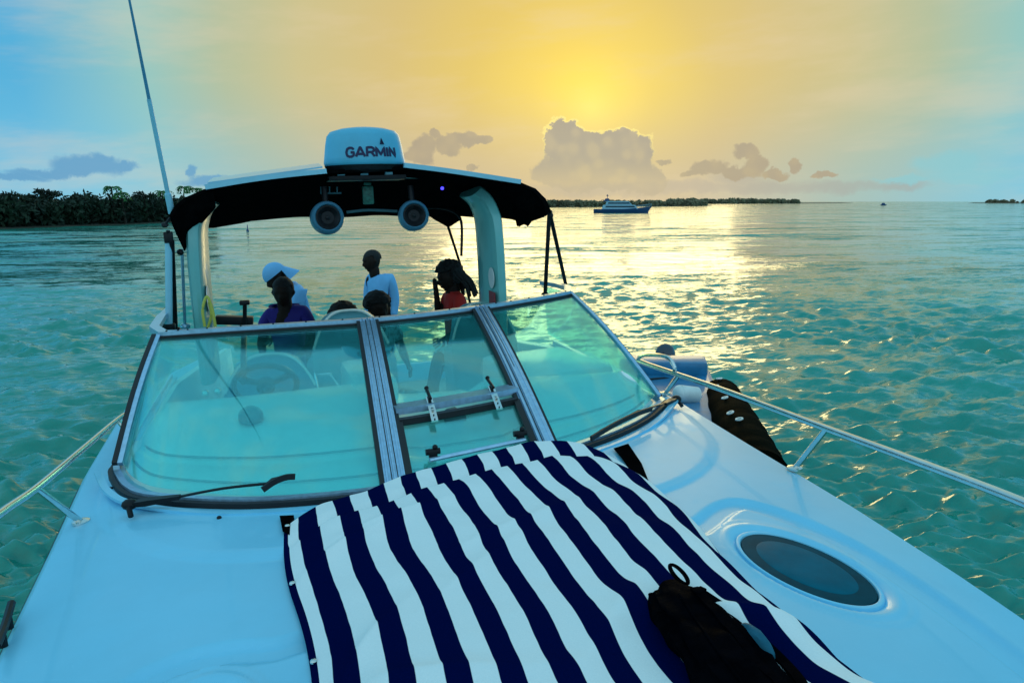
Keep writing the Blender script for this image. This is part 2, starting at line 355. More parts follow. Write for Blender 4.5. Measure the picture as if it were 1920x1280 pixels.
# ================================================================ SETTING: water
def build_water():
    f = FPX; pys = np.concatenate([np.arange(1400, 620, -2.6), np.arange(620, 400, -1.25), np.arange(400, 379.2, -.7)])
    r = HC * f / (pys - 378.0) ; r = r[r > 1.0]
    r = np.concatenate([[.3, 1.2, 2.0], r[r > 2.2]]); rmax = r[-1]
    r = np.concatenate([r, [5000, 9000, 20000, 45000]])
    fine = np.radians(np.arange(-44, 44.01, .085)); coarse = np.radians(np.arange(48, 312.1, 4))
    th = np.concatenate([fine, coarse]) + YAW
    RR, TH = np.meshgrid(r, th, indexing='ij')
    X = CAMW.x + RR * np.sin(TH); Y = CAMW.y + RR * np.cos(TH); Z = np.zeros_like(X)
    dr = np.gradient(r)[:, None] * np.ones_like(X)
    wind = R(200)
    for k in range(110):
        lam = .15 * (1.5 / .15) ** rng.random() if k > 10 else 1.6 + 3 * rng.random()
        ang = wind + rng.normal() * R(34); kx, ky = math.sin(ang), math.cos(ang)
        amp = .0096 * lam ** .9 * (.6 + .8 * rng.random()) * (1.45 if lam < .5 else 1.0 if lam < .8 else .50 if lam < 2 else .18)
        ph = rng.random() * 6.283; K = 2 * math.pi / lam
        att = np.clip((lam / dr - 2.2) / 3.0, 0, 1)
        att = att * np.clip(1.6 - RR / (lam * 90), 0, 1)
        g = np.sin(K * (kx * X + ky * Y) + ph + 1.3 * np.sin(.21 * X + k) + 1.3 * np.sin(.19 * Y + 2.1 * k))
        g = (np.exp(1.1 * g) - 1.326) / 1.35
        Z += att * amp * g
    gust = .72 + .35 * np.sin(.31 * X + 1.2 * np.sin(.23 * Y)) * np.sin(.27 * Y + .5 + np.sin(.2 * X))
    Z *= gust
    Z = Z + 1.4 * Z * np.abs(Z) / .12 * .5
    nr, nt = X.shape
    me = bpy.data.meshes.new('sea')
    me.vertices.add(nr * nt); me.vertices.foreach_set('co', np.stack([X, Y, Z], -1).reshape(-1).astype(np.float32))
    i = np.arange(nr - 1)[:, None]; j = np.arange(nt)[None, :]; j2 = (j + 1) % nt
    q = np.stack([i * nt + j, (i + 1) * nt + j, (i + 1) * nt + j2, i * nt + j2], -1).reshape(-1, 4)[:, ::-1]
    # faces up
    q = q[:, ::1]
    nf = len(q); me.loops.add(nf * 4); me.loops.foreach_set('vertex_index', q.reshape(-1).astype(np.int32))
    me.polygons.add(nf); me.polygons.foreach_set('loop_start', (np.arange(nf) * 4).astype(np.int32))
    try: me.polygons.foreach_set('loop_total', np.full(nf, 4, np.int32))
    except Exception: pass
    me.polygons.foreach_set('use_smooth', [True] * nf)
    me.update(calc_edges=True)
    m_ = bpy.data.materials.new('sea_water'); m_.use_nodes = True; N = NT(m_.node_tree); p = N.n['Principled BSDF']
    c = N.node('ShaderNodeTexCoord').outputs['Object']
    cd = N.node('ShaderNodeVectorMath', operation='LENGTH'); N.l.new(c, cd.inputs[0])
    patch = N.noise(c, .05, 4, .6)
    base = N.mix(N.sstep(patch, .3, .7), (.000, .225, .165), (.003, .36, .28))
    N.put(p.inputs['Base Color'], base)
    p.inputs['Roughness'].default_value = .07; p.inputs['IOR'].default_value = 1.52
    mp = N.node('ShaderNodeMapping'); N.l.new(c, mp.inputs[0]); mp.inputs['Rotation'].default_value = (0, 0, R(-20)); mp.inputs['Scale'].default_value = (.42, 1.25, 1)
    def slope(scale, det, amt):
        n = N.node('ShaderNodeTexNoise'); N.l.new(mp.outputs[0], n.inputs['Vector']); n.inputs['Scale'].default_value = scale; n.inputs['Detail'].default_value = det; n.inputs['Roughness'].default_value = .6
        v = N.node('ShaderNodeVectorMath', operation='SUBTRACT'); N.l.new(n.outputs['Color'], v.inputs[0]); v.inputs[1].default_value = (.5, .5, .5)
        v2 = N.node('ShaderNodeVectorMath', operation='MULTIPLY'); N.l.new(v.outputs[0], v2.inputs[0]); v2.inputs[1].default_value = (amt, amt * 1.15, 0)
        return v2.outputs[0]
    g_ = N.node('ShaderNodeNewGeometry').outputs['Normal']; acc = g_
    farf = N.sstep(cd.outputs['Value'], 9, 42)
    for sc3, det, amt, fr_ in ((3.0, 3, .72, 0), (9.0, 3, .80, 0), (26.0, 2, .26, 0), (.45, 2, .24, 0), (1.0, 2, .60, 1), (.36, 3, .95, 1), (.12, 3, .85, 1)):
        v = N.node('ShaderNodeVectorMath', operation='ADD'); N.l.new(acc, v.inputs[0]); sl_ = slope(sc3, det, amt)
        if fr_:
            q_ = N.node('ShaderNodeVectorMath', operation='SCALE'); N.l.new(sl_, q_.inputs[0]); N.l.new(farf, q_.inputs['Scale']); sl_ = q_.outputs[0]
        N.l.new(sl_, v.inputs[1]); acc = v.outputs[0]
    nz = N.node('ShaderNodeVectorMath', operation='NORMALIZE'); N.l.new(acc, nz.inputs[0]); N.l.new(nz.outputs[0], p.inputs['Normal'])
    me.materials.append(m_)
    o = bpy.data.objects.new('sea', me); COL.objects.link(o); o['kind'] = 'structure'
build_water()

# ================================================================ THE MOTOR BOAT
BOAT = thing('motor_boat', 'white motor cruiser seen from its own foredeck, with raked windshield, black canopy and radar', 'motor boat', (0, 3, -2.75))
ZG = -1.20
HWK = [(-2.2, .0), (-1.9, .28), (-1.4, .60), (-.8, .84), (0, 1.08), (.7, 1.21), (1.38, 1.305), (1.62, 1.343), (2.15, 1.405), (2.95, 1.465), (3.7, 1.53), (5, 1.58), (7, 1.58), (9.3, 1.50)]
def hw(y): return float(np.interp(y, [a for a, b in HWK], [b for a, b in HWK]))
# windshield foot (B) and head (T) curves, starboard corner to port corner
WB = [(-1.351, 3.507), (-1.26, 3.252), (-1.134, 3.084), (-.822, 2.881), (-.528, 2.790), (-.235, 2.765), (.11, 2.82), (.455, 2.91), (.642, 2.994), (.857, 3.115), (1.091, 3.30), (1.344, 3.577)]
WT = [(-1.243, 4.202), (-1.15, 4.198), (-1.05, 4.194), (-.78, 4.180), (-.50, 4.160), (-.17, 4.138), (.17, 4.19), (.52, 4.30), (.70, 4.375), (.93, 4.490), (1.12, 4.60), (1.265, 4.694)]
NP = 8
WBs = spline([Vector((a, b, -1.125)) for a, b in WB], NP); WTs = spline([Vector((a, b, -.675)) for a, b in WT], NP)
def S(u, t, lift=0.0):
    """windshield surface: u is 0..11 along the curve, t is 0 at the foot and 1 at the head"""
    k = u * NP; i = min(int(k), len(WBs) - 2); fr = k - i
    b = WBs[i].lerp(WBs[i + 1], fr); h = WTs[i].lerp(WTs[i + 1], fr)
    p = b.lerp(h, t); p.z += .035 * math.sin(math.pi * t) 
    if lift:
        tang = (WBs[i + 1] - WBs[i]).normalized(); nrm = tang.cross((h - b).normalized())
        if nrm.z < 0: nrm = -nrm
        p = p + nrm.normalized() * lift
    return p
def yb(x):
    xs = [v.x for v in WBs]; ys = [v.y for v in WBs]; return float(np.interp(x, xs, ys))

def zg(y): return ZG - .13 * max(0, y - 5.2)
def seg_dist(px, py, poly):
    best = 9
    for (ax, ay), (bx, by) in zip(poly, poly[1:]):
        dx, dy = bx - ax, by - ay; t = max(0, min(1, ((px - ax) * dx + (py - ay) * dy) / (dx * dx + dy * dy)))
        best = min(best, math.hypot(px - ax - t * dx, py - ay - t * dy))
    return best
def inside(px, py, poly):
    c = False; n = len(poly)
    for i in range(n):
        ax, ay = poly[i]; bx, by = poly[(i + 1) % n]
        if (ay > py) != (by > py) and px < (bx - ax) * (py - ay) / (by - ay) + ax: c = not c
    return c
def smooth_poly(p, n=6, closed=True):
    q = [Vector((a, b, 0)) for a, b in p]
    return [(v.x, v.y) for v in spline(q + [q[0]] if closed else q, n)]
PANEL_P = smooth_poly([(0, 2.10), (.60, 2.06), (.90, 2.22), (1.00, 2.21), (1.09, 2.02), (1.13, 1.75), (1.08, 1.22), (.92, .5), (.66, -.3), (.3, -1.1), (0, -1.3),
                       (-.3, -1.1), (-.66, -.3), (-.92, .5), (-1.06, 1.22), (-1.09, 1.62), (-1.04, 1.80), (-.93, 1.88), (-.80, 1.88), (-.60, 1.86)], 4)
BROW = smooth_poly([(-1.40, 3.55), (-1.36, 3.15), (-1.22, 2.80), (-.98, 2.52), (-.62, 2.38), (0, 2.34), (.62, 2.40), (.98, 2.56), (1.24, 2.86), (1.36, 3.2), (1.38, 3.6), (1.0, 4.2), (-1.0, 4.2)], 4)
HA = (.877, 1.757, R(-8), .135, .240)          # hatch: centre, turn, half axes
def hatch_r(x, y, side):
    x = x * side
    dx, dy = x - HA[0], y - (HA[1] if side > 0 else HA[1] - .27); c, s = math.cos(HA[2]), math.sin(HA[2])
    a, b = dx * c - dy * s, dx * s + dy * c
    return math.hypot(a / HA[3], b / HA[4])
def zdeck(x, y, fine=True):
    h = hw(y) or .01; q = min(1, abs(x) / h)
    z = zg(y) + .045 * (1 - q ** 2.2) + .02 * (1 - q ** 8)
    z += (y < 1.0) * .0
    if fine and y < 4.2:
        if abs(x) < 1.3 and y < 2.6:
            d = seg_dist(x, y, PANEL_P); d = d if inside(x, y, PANEL_P) else -d
            z += .006 * min(1, max(0, (d + .045) / .09)) - .018 * sm(-.060, -.030, d) * (1 - sm(.030, .060, d)) + .0030 * math.exp(-((d - .047) / .009) ** 2) + .0018 * math.exp(-((d + .047) / .008) ** 2)
        if y > 2.1:
            d = seg_dist(x, y, BROW[:-8]); d = d if inside(x, y, BROW) else -d
            z += .014 * sm(-.03, .03, d) + .003 * math.exp(-((d + .01) / .010) ** 2)
        for s in (-1, 1):
            r = hatch_r(x, y, s)
            if r < 2:
                z -= .016 * (1 - sm(1.04, 1.16, r)); z += .006 * sm(1.16, 1.24, r) * (1 - sm(1.26, 1.40, r)) + .0028 * math.exp(-((r - 1.42) / .03) ** 2)
    return z
# deck
bm = NB(); NC = 290
ys = list(np.arange(-2.15, 1.0, .05)) + list(np.arange(1.0, 3.75, .0115)) + list(np.arange(3.75, 4.4, .04)) + list(np.arange(4.4, 9.3, .15))
rows = []
for y in ys:
    h = hw(y); rows.append([bm.verts.new((s * h, y, zdeck(s * h, y))) for s in np.linspace(-1, 1, NC + 1)])
for a, (ra, rb) in enumerate(zip(rows, rows[1:])):
    y = (ys[a] + ys[a + 1]) / 2
    for j in range(NC):
        x = (ra[j].co.x + ra[j + 1].co.x) / 2
        if y > 3.55: lim = 1.36
        else: lim = 1.345
        if abs(x) < lim and y > yb(max(-1.351, min(1.344, x))) + .012: continue
        bm.faces.new((ra[j], ra[j + 1], rb[j + 1], rb[j]))
bmesh.ops.delete(bm, geom=[v for v in bm.verts if not v.link_faces], context='VERTS')
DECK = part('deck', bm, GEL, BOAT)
# deck mould edge + hull side
bm = NB()
for s in (-1, 1):
    prev = None
    for y in np.linspace(-2.15, 9.3, 60):
        h = hw(y); prof = [(h, zg(y)), (h + .012, zg(y) - .008), (h + .03, zg(y) - .035), (h + .035, zg(y) - .16), (h - .01, zg(y) - .30), (h * .95 - .02, ZG - .9), (h * .80, ZG - 1.45), (h * .3, ZG - 2.0), (0, ZG - 2.1)]
        ring = [bm.verts.new((s * max(0, a), y, z)) for a, z in prof]
        if prev:
            for a, b, c, d in zip(prev, prev[1:], ring[1:], ring): bm.faces.new((a, b, c, d))
        prev = ring
# transom
box(bm, (0, 9.33, -2.45), (2.96, .06, .7))
bmesh.ops.recalc_face_normals(bm, faces=bm.faces)
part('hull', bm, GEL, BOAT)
bm = NB()
for s in (-1, 1):
    tube(bm, [(s * (hw(y) + .045), y, zg(y) - .10) for y in np.linspace(-2.1, 9.3, 70)], .022, 8)
part('rub_rail', bm, RUBBER, BOAT)
# deck hatches
for s in (-1, 1):
    def ep(r, t, dz):
        a, b = r * HA[3] * math.cos(t), r * HA[4] * math.sin(t); c, sn = math.cos(HA[2]), math.sin(HA[2])
        x, y = HA[0] + a * c + b * sn, (HA[1] if s > 0 else HA[1] - .27) - a * sn + b * c
        return Vector((s * x, y, zdeck(x, y, False) + .004 + dz))
    bm = NB(); n = 72; K = [(1.09, -.010), (1.075, .002), (1.04, .004), (1.015, .002), (1.0, -.004), (1.0, -.02)]
    L = [[bm.verts.new(ep(r, 2 * math.pi * i / n, dz)) for i in range(n)] for r, dz in K]
    for a, b in zip(L, L[1:]):
        for i in range(n): bm.faces.new((a[i], a[(i + 1) % n], b[(i + 1) % n], b[i]))
    bmesh.ops.recalc_face_normals(bm, faces=bm.faces)
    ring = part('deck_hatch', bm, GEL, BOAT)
    bm = NB(); L = [[bm.verts.new(ep(r, 2 * math.pi * i / n, dz)) for i in range(n)] for r, dz in [(.999, -.012), (.985, .000), (.9, .001), (.745, .0015)]]
    for a, b in zip(L, L[1:]):
        for i in range(n): bm.faces.new((a[i], a[(i + 1) % n], b[(i + 1) % n], b[i]))
    part('hatch_rim', bm, HGLASS, ring)
    bm = NB(); L = [[bm.verts.new(ep(r, 2 * math.pi * i / n, dz)) for i in range(n)] for r, dz in [(.745, .0015), (.72, .003), (.4, .004), (.05, .0045)]]
    for a, b in zip(L, L[1:]):
        for i in range(n): bm.faces.new((a[i], a[(i + 1) % n], b[(i + 1) % n], b[i]))
    bm.faces.new(L[-1]); bmesh.ops.recalc_face_normals(bm, faces=bm.faces)
    part('hatch_glass', bm, HGLASS2, ring)

# ---- windshield
WS = thing('windshield', None, None); ORG[WS] = ORG[BOAT]; WS.parent = BOAT; WS.matrix_parent_inverse = IM; WS.matrix_basis = IM
def ustrip(bm, u0, u1, f, n, prof, **k):
    pts = [f(u0 + (u1 - u0) * i / n) for i in range(n + 1)]
    return sweep(bm, pts, prof, **k)
# rubber and aluminium bands round the foot
def foot(u, out, dz=0.0):
    k = max(0, min(u, 10.999)) * NP; i = int(k); fr = k - i
    p = WBs[i].lerp(WBs[i + 1], fr); t = (WBs[min(i + 2, len(WBs) - 1)] - WBs[max(i - 1, 0)]).normalized(); n_ = Vector((t.y, -t.x, 0))
    if n_.y > 0 and abs(t.x) > .3: n_ = -n_
    q = p + n_ * out; return Vector((q.x, q.y, max(zdeck(q.x, q.y, True), -1.14) + dz)) if dz is not None else q
def band(out, w_, z0, h, m_, nm, par):
    bm = NB(); N_ = 120
    pts = [foot(11 * i / N_, out) for i in range(N_ + 1)]
    # continue aft along the side decks
    a, b = pts[0], pts[-1]
    pts = [Vector((-1.385 - out * .5, y, a.z)) for y in (5.4, 4.6, 4.0)] + [Vector((a.x - .012, a.y + .12, a.z))] + pts + [Vector((b.x + .012, b.y + .12, b.z))] + [Vector((1.385 + out * .5, y, b.z)) for y in (4.0, 4.6, 5.4)]
    pts = spline(pts[:5], 4)[:-1] + pts[5:-5] + spline(pts[-5:], 4)
    for p in pts: p.z = (zdeck(p.x, p.y - .03) if p.y < 3.9 else -1.165) + z0
    sweep(bm, pts, rect(w_, h)); return part(nm, bm, m_, par)
band(.050, .020, .010, .022, RUBBER, 'rubber_seal', WS)
band(.024, .026, .014, .032, ALU, 'foot_rail', WS)
band(-.004, .050, .002, .012, GEL, 'sill', WS)
bm = NB(); sweep(bm, [foot(11 * i / 120, .096) + Vector((0, 0, 0)) for i in range(121)], rect(.028, .012)); part('moulding_lip', bm, GEL, WS)
# head rail
bm = NB(); N_ = 110
ht = [S(11 * i / N_, 1.0) + Vector((0, 0, .010)) for i in range(N_ + 1)]
ht = [Vector((-1.36, 5.5, -.70)), Vector((-1.335, 4.9, -.675))] + [Vector((-1.30, 4.42, -.665))] + ht[2:-2] + [Vector((1.33, 4.92, -.665)), Vector((1.36, 5.2, -.675)), Vector((1.38, 5.6, -.70))]
sweep(bm, ht, rect(.050, .030)); part('head_rail', bm, ALU, WS)
bm = NB(); sweep(bm, [S(11 * i / N_, .975) for i in range(1, N_)], rect(.020, .026)); part('rubber_seal', bm, RUBBER, WS)
for k in range(18): part('snap_stud', ball(NB(), S(.4 + k * .6, 1.0) + Vector((0, -.012, .028)), (.006, .006, .004), 1), BLACK, WS)
def pane(name, u0, u1, t0, t1, nu=24, nv=12, m_=GLASS):
    bm = NB(); grid(bm, lambda a, b: S(u0 + (u1 - u0) * a, t0 + (t1 - t0) * b), nu, nv); solid(bm, .005)
    return part(name, bm, m_, WS)
def edge_bar(name, pts, prof, m_, par=None): 
    bm = NB(); sweep(bm, pts, prof); return part(name, bm, m_, par or WS)
UL, UR = 5.0, 7.0; HWM = .115
pane('windshield_pane', .04, UL - .16, .02, .97, 60)
pane('windshield_pane', UR + .16, 10.96, .02, .97, 60)
# door-post mullions with ribs and black gaskets
for U in (UL, UR):
    b0 = S(U, 0); side = (S(U + .2, 0) - S(U - .2, 0)).normalized()
    line = [S(U, t, .010) for t in np.linspace(-.01, 1.0, 14)]
    mul = edge_bar('mullion', line, rect(.084, .030), ALU)
    for dx in (-.030, 0.0, .030):
        edge_bar('rib', [p + side * dx + Vector((0, -.006, .016)) for p in line], circ(.0055, 8), ALU, mul)
    for dx in (-.0125, .0125): edge_bar('groove', [p + side * dx + Vector((0, -.005, .0125)) for p in line], rect(.004, .006), RUBBER, mul)
    for dx in (-.052, .052): edge_bar('gasket', [p + side * dx for p in line], rect(.018, .026), RUBBER, mul)
# centre: upper fixed pane, cross bar, lower vent with frame, hinges and latches
TB = .335
pane('windshield_pane', UL + .16, UR - .16, TB + .04, .97, 20)
vent = pane('vent_pane', UL + .19, UR - .19, .02, TB - .05, 20)
ns_ = 16
edge_bar('cross_bar', [S(UL + .14 + (UR - UL - .28) * i / ns_, TB, .014) for i in range(ns_ + 1)], rect(.085, .030), ALU)
f0, f1_ = UL + .175, UR - .175
bm = NB()
sweep(bm, [S(f0 + (f1_ - f0) * i / ns_, TB - .060, .008) for i in range(ns_ + 1)], rect(.034, .030))
for U in (f0, f1_): sweep(bm, [S(U, t, .0083) for t in np.linspace(.01, TB - .062, 7)], rect(.030, .028))
part('vent_frame', bm, RUBBER, WS)
for U in (UL + .62, UR - .50):
    p = S(U, TB - .055, .035); q = S(U, TB - .105, .033); up_ = S(U, TB + .02, .034)
    bm = NB(); sweep(bm, [up_, p, q], rect(.030, .009)); box(bm, p + Vector((0, 0, .008)), (.012, .03, .012), bev=.002)
    lt = part('latch', bm, STEEL, WS)
    bm = NB(); tube(bm, [S(U, TB + .07, .03), S(U, TB - .01, .055)], .008, 8); ball(bm, S(U, TB + .07, .035), .011, 2); part('latch_lever', bm, BLACK, lt)
    for tt in (-.055, -.08, -.1): part('latch_screw', ball(NB(), S(U, TB + tt, .041), (.004, .004, .003), 1), BLACK, lt)
for U in (UL + .50, UR - .36):
    p = S(U, .09, .03); bm = NB(); box(bm, p, (.035, .03, .035), bev=.006); tube(bm, [p + Vector((-.03, 0, .012)), p + Vector((.03, 0, .012))], .013, 10); ball(bm, p + Vector((.01, 0, .03)), .012, 2)
    part('vent_hinge', bm, BLACK, WS)
bm = NB(); tube(bm, [S(UL + .45, .075, .022), S(UR - .3, .075, .022)], .010, 8); part('vent_bar', bm, ALU, WS)
# corner posts and side panes
for s, u in ((-1, 0), (1, 11)):
    A, B = S(u, 0), S(u, 1); C1 = Vector((s * 1.355, 5.5, -.715)); D1 = Vector((s * 1.385, 5.5, -1.10))
    m1 = Vector((s * 1.31, 4.75 + (.2 if s > 0 else 0), -.69)); m0 = Vector((s * 1.378, 4.3, -1.12))
    bm = NB()
    def sf(a, b, A=A, B=B, C1=C1, D1=D1, m0=m0, m1=m1):
        lo = spline([A, m0, D1], 8)[int(round(a * 16))]; hi = spline([B, m1, C1], 8)[int(round(a * 16))]; return lo.lerp(hi, b)
    grid(bm, sf, 16, 6); solid(bm, .005); part('side_pane', bm, GLASS, WS)
    post = edge_bar('corner_post', [S(max(.02, min(10.98, u)), t, .006) for t in np.linspace(0, 1, 12)], rect(.022, .024), ALU if s < 0 else ALU)
    if s < 0: edge_bar('rubber_seal', [S(.02, t, .012) + Vector((-.018, 0, 0)) for t in np.linspace(0, 1, 12)], rect(.020, .022), RUBBER)
    else: edge_bar('rubber_seal', [S(10.98, t, .006) + Vector((.016, 0, 0)) for t in np.linspace(0, 1, 12)], rect(.006, .012), RUBBER)

# ---- wipers
def wiper(piv, tip, b0, b1):
    piv, tip, b0, b1 = map(Vector, (piv, tip, b0, b1))
    bm = NB(); ball(bm, piv, (.030, .026, .022), 2); tube(bm, [piv + Vector((0, -.02, -.005)), piv + Vector((.01, -.05, -.03))], .010, 8)
    d = (tip - piv)
    sweep(bm, [piv - d * .04, piv + d * .12, piv + d * .35], rect(.040, .022), scale=[.7, 1.0, .6])
    W = part('wiper', bm, BLACK, BOAT)
    bm = NB(); sweep(bm, spline([piv + d * .3, piv + d * .65 + Vector((0, 0, .008)), tip], 5), rect(.012, .007)); part('arm', bm, BLACK, W)
    bm = NB(); sweep(bm, spline([b0, b0.lerp(b1, .35) + Vector((0, 0, .012)), b0.lerp(b1, .7) + Vector((0, 0, .012)), b1], 5), rect(.010, .022)); 
    e = (b1 - b0)
    sweep(bm, [b0 + e * .15 + Vector((0, 0, .014)), tip + Vector((0, 0, .010)), b0 + e * .85 + Vector((0, 0, .014))], rect(.024, .010), scale=[.6, 1.2, .6])
    part('blade', bm, RUBBER, W); return W
pL = at(243, 945, z=-1.11); tL = at(512, 905, z=-1.055)
wiper(pL, tL, at(492, 918, z=-1.06), at(553, 893, z=-1.035))
pR = at(1268, 748, z=-1.14); 
wiper(pR, at(1200, 775, z=-1.085), at(1108, 822, z=-1.085), at(1222, 766, z=-1.075))

# ---- deck fittings
def dk(px, py, dz=0):
    p = at(px, py, z=-1.15)
    for _ in range(4): p = at(px, py, z=zdeck(p.x, p.y) + dz)
    return p
for (px, py) in [(208, 916), (293, 955), (411, 971), (1219, 799), (1120, 862)]:
    bm = NB(); lathe(bm, [(.009, -.002), (.009, .004), (.006, .008), (.001, .009)], dk(px, py), 12); part('deck_screw', bm, BLACK, BOAT)
for (a, b) in [((22, 1165), (2, 1225))]:
    p, q = dk(*a), dk(*b); bm = NB(); d = (q - p)
    for t in (.22, .78): tube(bm, [p + d * t, p + d * t + Vector((0, 0, .03))], .012, 8)
    tube(bm, [p - d * .2 + Vector((0, 0, .042)), p + d * .3 + Vector((0, 0, .036)), p + d * .7 + Vector((0, 0, .036)), q + d * .2 + Vector((0, 0, .042))], .012, 8, 4)
    part('mooring_cleat', bm, BLACK, BOAT)

# ---- bow rails
def rail(pts, stan, r=.0145):
    bm = NB(); tube(bm, pts, r, 10, 8); rl = part('bow_rail', bm, STEEL, BOAT)
    for a, b in stan:
        bm = NB(); tube(bm, [a, b], r * .85, 10); lathe(bm, [(.032, -.002), (.032, .006), (.016, .012)], b, 14); part('stanchion', bm, STEEL, rl)
def g(y, s, o=0): return Vector((s * (hw(y) - .03 + o), y, ZG + .01))
RP = [at(1196, 676, x=1.47), at(1235, 690, x=1.47), at(1330, 722, x=1.47), at(1400, 747, x=1.46), at(1550, 803, x=1.43), at(1700, 858, x=1.40), at(1920, 942, x=1.34)]
e = RP[-1] - RP[-2]
RP += [RP[-1] + e * .8 + Vector((-.05, 0, 0)), Vector((.85, -.4, -.72)), Vector((.4, -1.6, -.68)), Vector((0, -1.95, -.67))]
s1 = at(1490, 878, z=ZG + .01); s2 = at(1247, 738, z=ZG + .01)
loop = [at(1196, 676, x=1.47), at(1201, 668, x=1.46), at(1222, 665, x=1.46), at(1252, 670, x=1.46), at(1265, 690, x=1.465), at(1262, 700, x=1.47)]
rail(RP, [(at(1549, 804, x=1.43), s1), (at(1272, 703, x=1.47), s2), (Vector((1.06, .15, -.76)), g(.15, 1))])
bm = NB(); tube(bm, loop, .012, 8, 5); part('rail_loop', bm, STEEL, BOAT)
LP = [at(248, 772, x=-1.44), at(225, 783, x=-1.47), at(165, 833, x=-1.485), at(70, 913, x=-1.49), at(0, 962, x=-1.485)]
e = LP[-1] - LP[-2]
LP += [LP[-1] + e * 1.2 + Vector((.03, 0, .0)), Vector((-1.2, .6, -.76)), Vector((-.85, -.4, -.72)), Vector((-.4, -1.6, -.68)), Vector((0, -1.95, -.67))]
rail(LP, [(at(68, 915, x=-1.49), at(152, 978, z=ZG + .01)), (at(222, 788, x=-1.47), at(240, 812, x=-1.43)), (Vector((-1.12, .3, -.76)), g(.3, -1))])

# ---- cockpit shell
bm = NB()
for s in (-1, 1):
    grid(bm, lambda a, b, s=s: Vector((s * ((1.33 if a < .98 else 1.3) - .06 * b), 3.7 + 5.5 * a, zg(3.7 + 5.5 * a) + .04 - 1.10 * b)), 30, 6)
    grid(bm, lambda a, b, s=s: Vector((s * (1.33 + .05 * b), 3.55 + 5.65 * a, zg(3.55 + 5.65 * a) + .04)), 30, 1)
bmesh.ops.recalc_face_normals(bm, faces=bm.faces); part('cockpit_liner', bm, GELIN, BOAT)
bm = NB(); box(bm, (0, 6.4, -2.36), (2.64, 5.8, .06)); part('cockpit_floor', bm, CARPET, BOAT)
# cowl over the dashboard: rises from the windshield foot to a brow, then drops
def cowl(u, v):
    # u across 0..1, v from foot to brow and down the back
    uu = .15 + 10.7 * u; p = S(uu, 0); x = p.x * (1 - .10 * min(1, v * 1.6))
    ctr = math.exp(-((x - .12) / .26) ** 6)
    brow_y = 3.86 - .10 * x + .06 * math.cos(x * 3); 
    top = -.965 - .085 * ctr - .02 * (x > .3)
    if v < .72:
        t = v / .72; y = p.y + .03 + (brow_y - p.y - .03) * t; z = -1.155 + (top + 1.155) * math.sin(t * math.pi / 2) ** 1.1
        z -= .020 * math.exp(-((t - .30) / .05) ** 2) 
    else:
        t = (v - .72) / .28; y = brow_y + .10 * math.sin(t * math.pi / 2); z = top - .62 * t ** 1.5
    return Vector((x, y, z))
bm = NB(); grid(bm, cowl, 90, 50); bmesh.ops.recalc_face_normals(bm, faces=bm.faces)
DASH = part('dashboard', bm, GELIN, BOAT)
bm = NB(); c = at(470, 778, z=-.97); lathe(bm, [(.056, -.02), (.055, .008), (.046, .024), (.026, .038), (.003, .042)], c, 28, axis=(0.05, -.25, 1)); part('compass', bm, DVINYL, DASH)
for px, py in ((385, 737), (408, 733)): part('switch_knob', ball(NB(), at(px, py, y=3.95), .018, 2), STEEL, DASH)
# shading lines round the cowl, put in as thin dark tubes
for v_, u0, u1 in ((.10, .02, .98), (.24, .03, .97)):
    bm = NB(); tube(bm, [cowl(u0 + (u1 - u0) * i / 60, v_) + Vector((0, 0, .001)) for i in range(61)], .0055, 6); part('cowl_shade_line', bm, DVINYL, DASH)
# steering wheel
c = at(498, 722, y=4.18); nrm = Vector((.02, .75, .55)).normalized()
bm = NB(); q = Vector((0, 0, 1)).rotation_difference(nrm).to_matrix(); Rw = .165
ringp = [c + q @ Vector((Rw * math.cos(t), Rw * math.sin(t), 0)) for t in np.linspace(0, 2 * math.pi, 41)[:-1]]
sweep(bm, ringp, circ(.016, 8), up=nrm, closed=True); STW = part('steering_wheel', bm, BLACK, BOAT)
bm = NB(); lathe(bm, [(.05, -.02), (.05, .02), (.02, .03)], c, 18, axis=nrm)
for t in (R(90), R(210), R(330)): sweep(bm, [c + q @ Vector((.04 * math.cos(t), .04 * math.sin(t), 0)), c + q @ Vector((Rw * math.cos(t), Rw * math.sin(t), 0))], rect(.034, .012), up=nrm)
part('spokes', bm, BLACK, STW)
bm = NB(); tube(bm, [c - nrm * .02, c - nrm * .25 + Vector((0, 0, -.05))], .03, 10); part('column', bm, BLACK, STW)
# instrument/radio and throttle showing above the windshield, on the starboard side
bm = NB(); box(bm, at(440, 600, y=5.3), (.24, .10, .055), Matrix.Rotation(R(6), 3, 'Y'), .008); part('chart_plotter', bm, BLACK, BOAT)
bm = NB(); a = at(459, 720, y=4.4); b = at(459, 570, y=5.2); tube(bm, [at(459, 612, y=5.25), b], .014, 8); box(bm, b + Vector((0, 0, .01)), (.065, .05, .03), bev=.008); part('throttle_lever', bm, BLACK, BOAT)
bm = NB(); tube(bm, [at(456, 715, y=4.3), at(457, 640, y=4.9), at(459, 612, y=5.25)], .018, 8); part('instrument_post', bm, BLACK, BOAT)
# companion bulkhead between helm and passage
bm = NB(); box(bm, (-.19, 4.12, -1.32), (.24, .62, .78), Matrix.Rotation(R(3), 3, 'Z'), .05); part('console_end', bm, GELIN, BOAT)
bm = NB()
for k, (pa, pb) in enumerate([((590, 700), (597, 730)), ((618, 700), (640, 730)), ((585, 732), (645, 732)), ((596, 702), (622, 700))]):
    tube(bm, [at(*pa, y=4.25), at(*pb, y=4.15)], .006, 6)
part('grab_wire', bm, STEEL, BOAT)
# port side dash top locker
bm = NB(); box(bm, (.95, 4.35, -1.2), (.62, .7, .34), Matrix.Rotation(R(8), 3, 'Z'), .06); part('locker', bm, GELIN, BOAT)
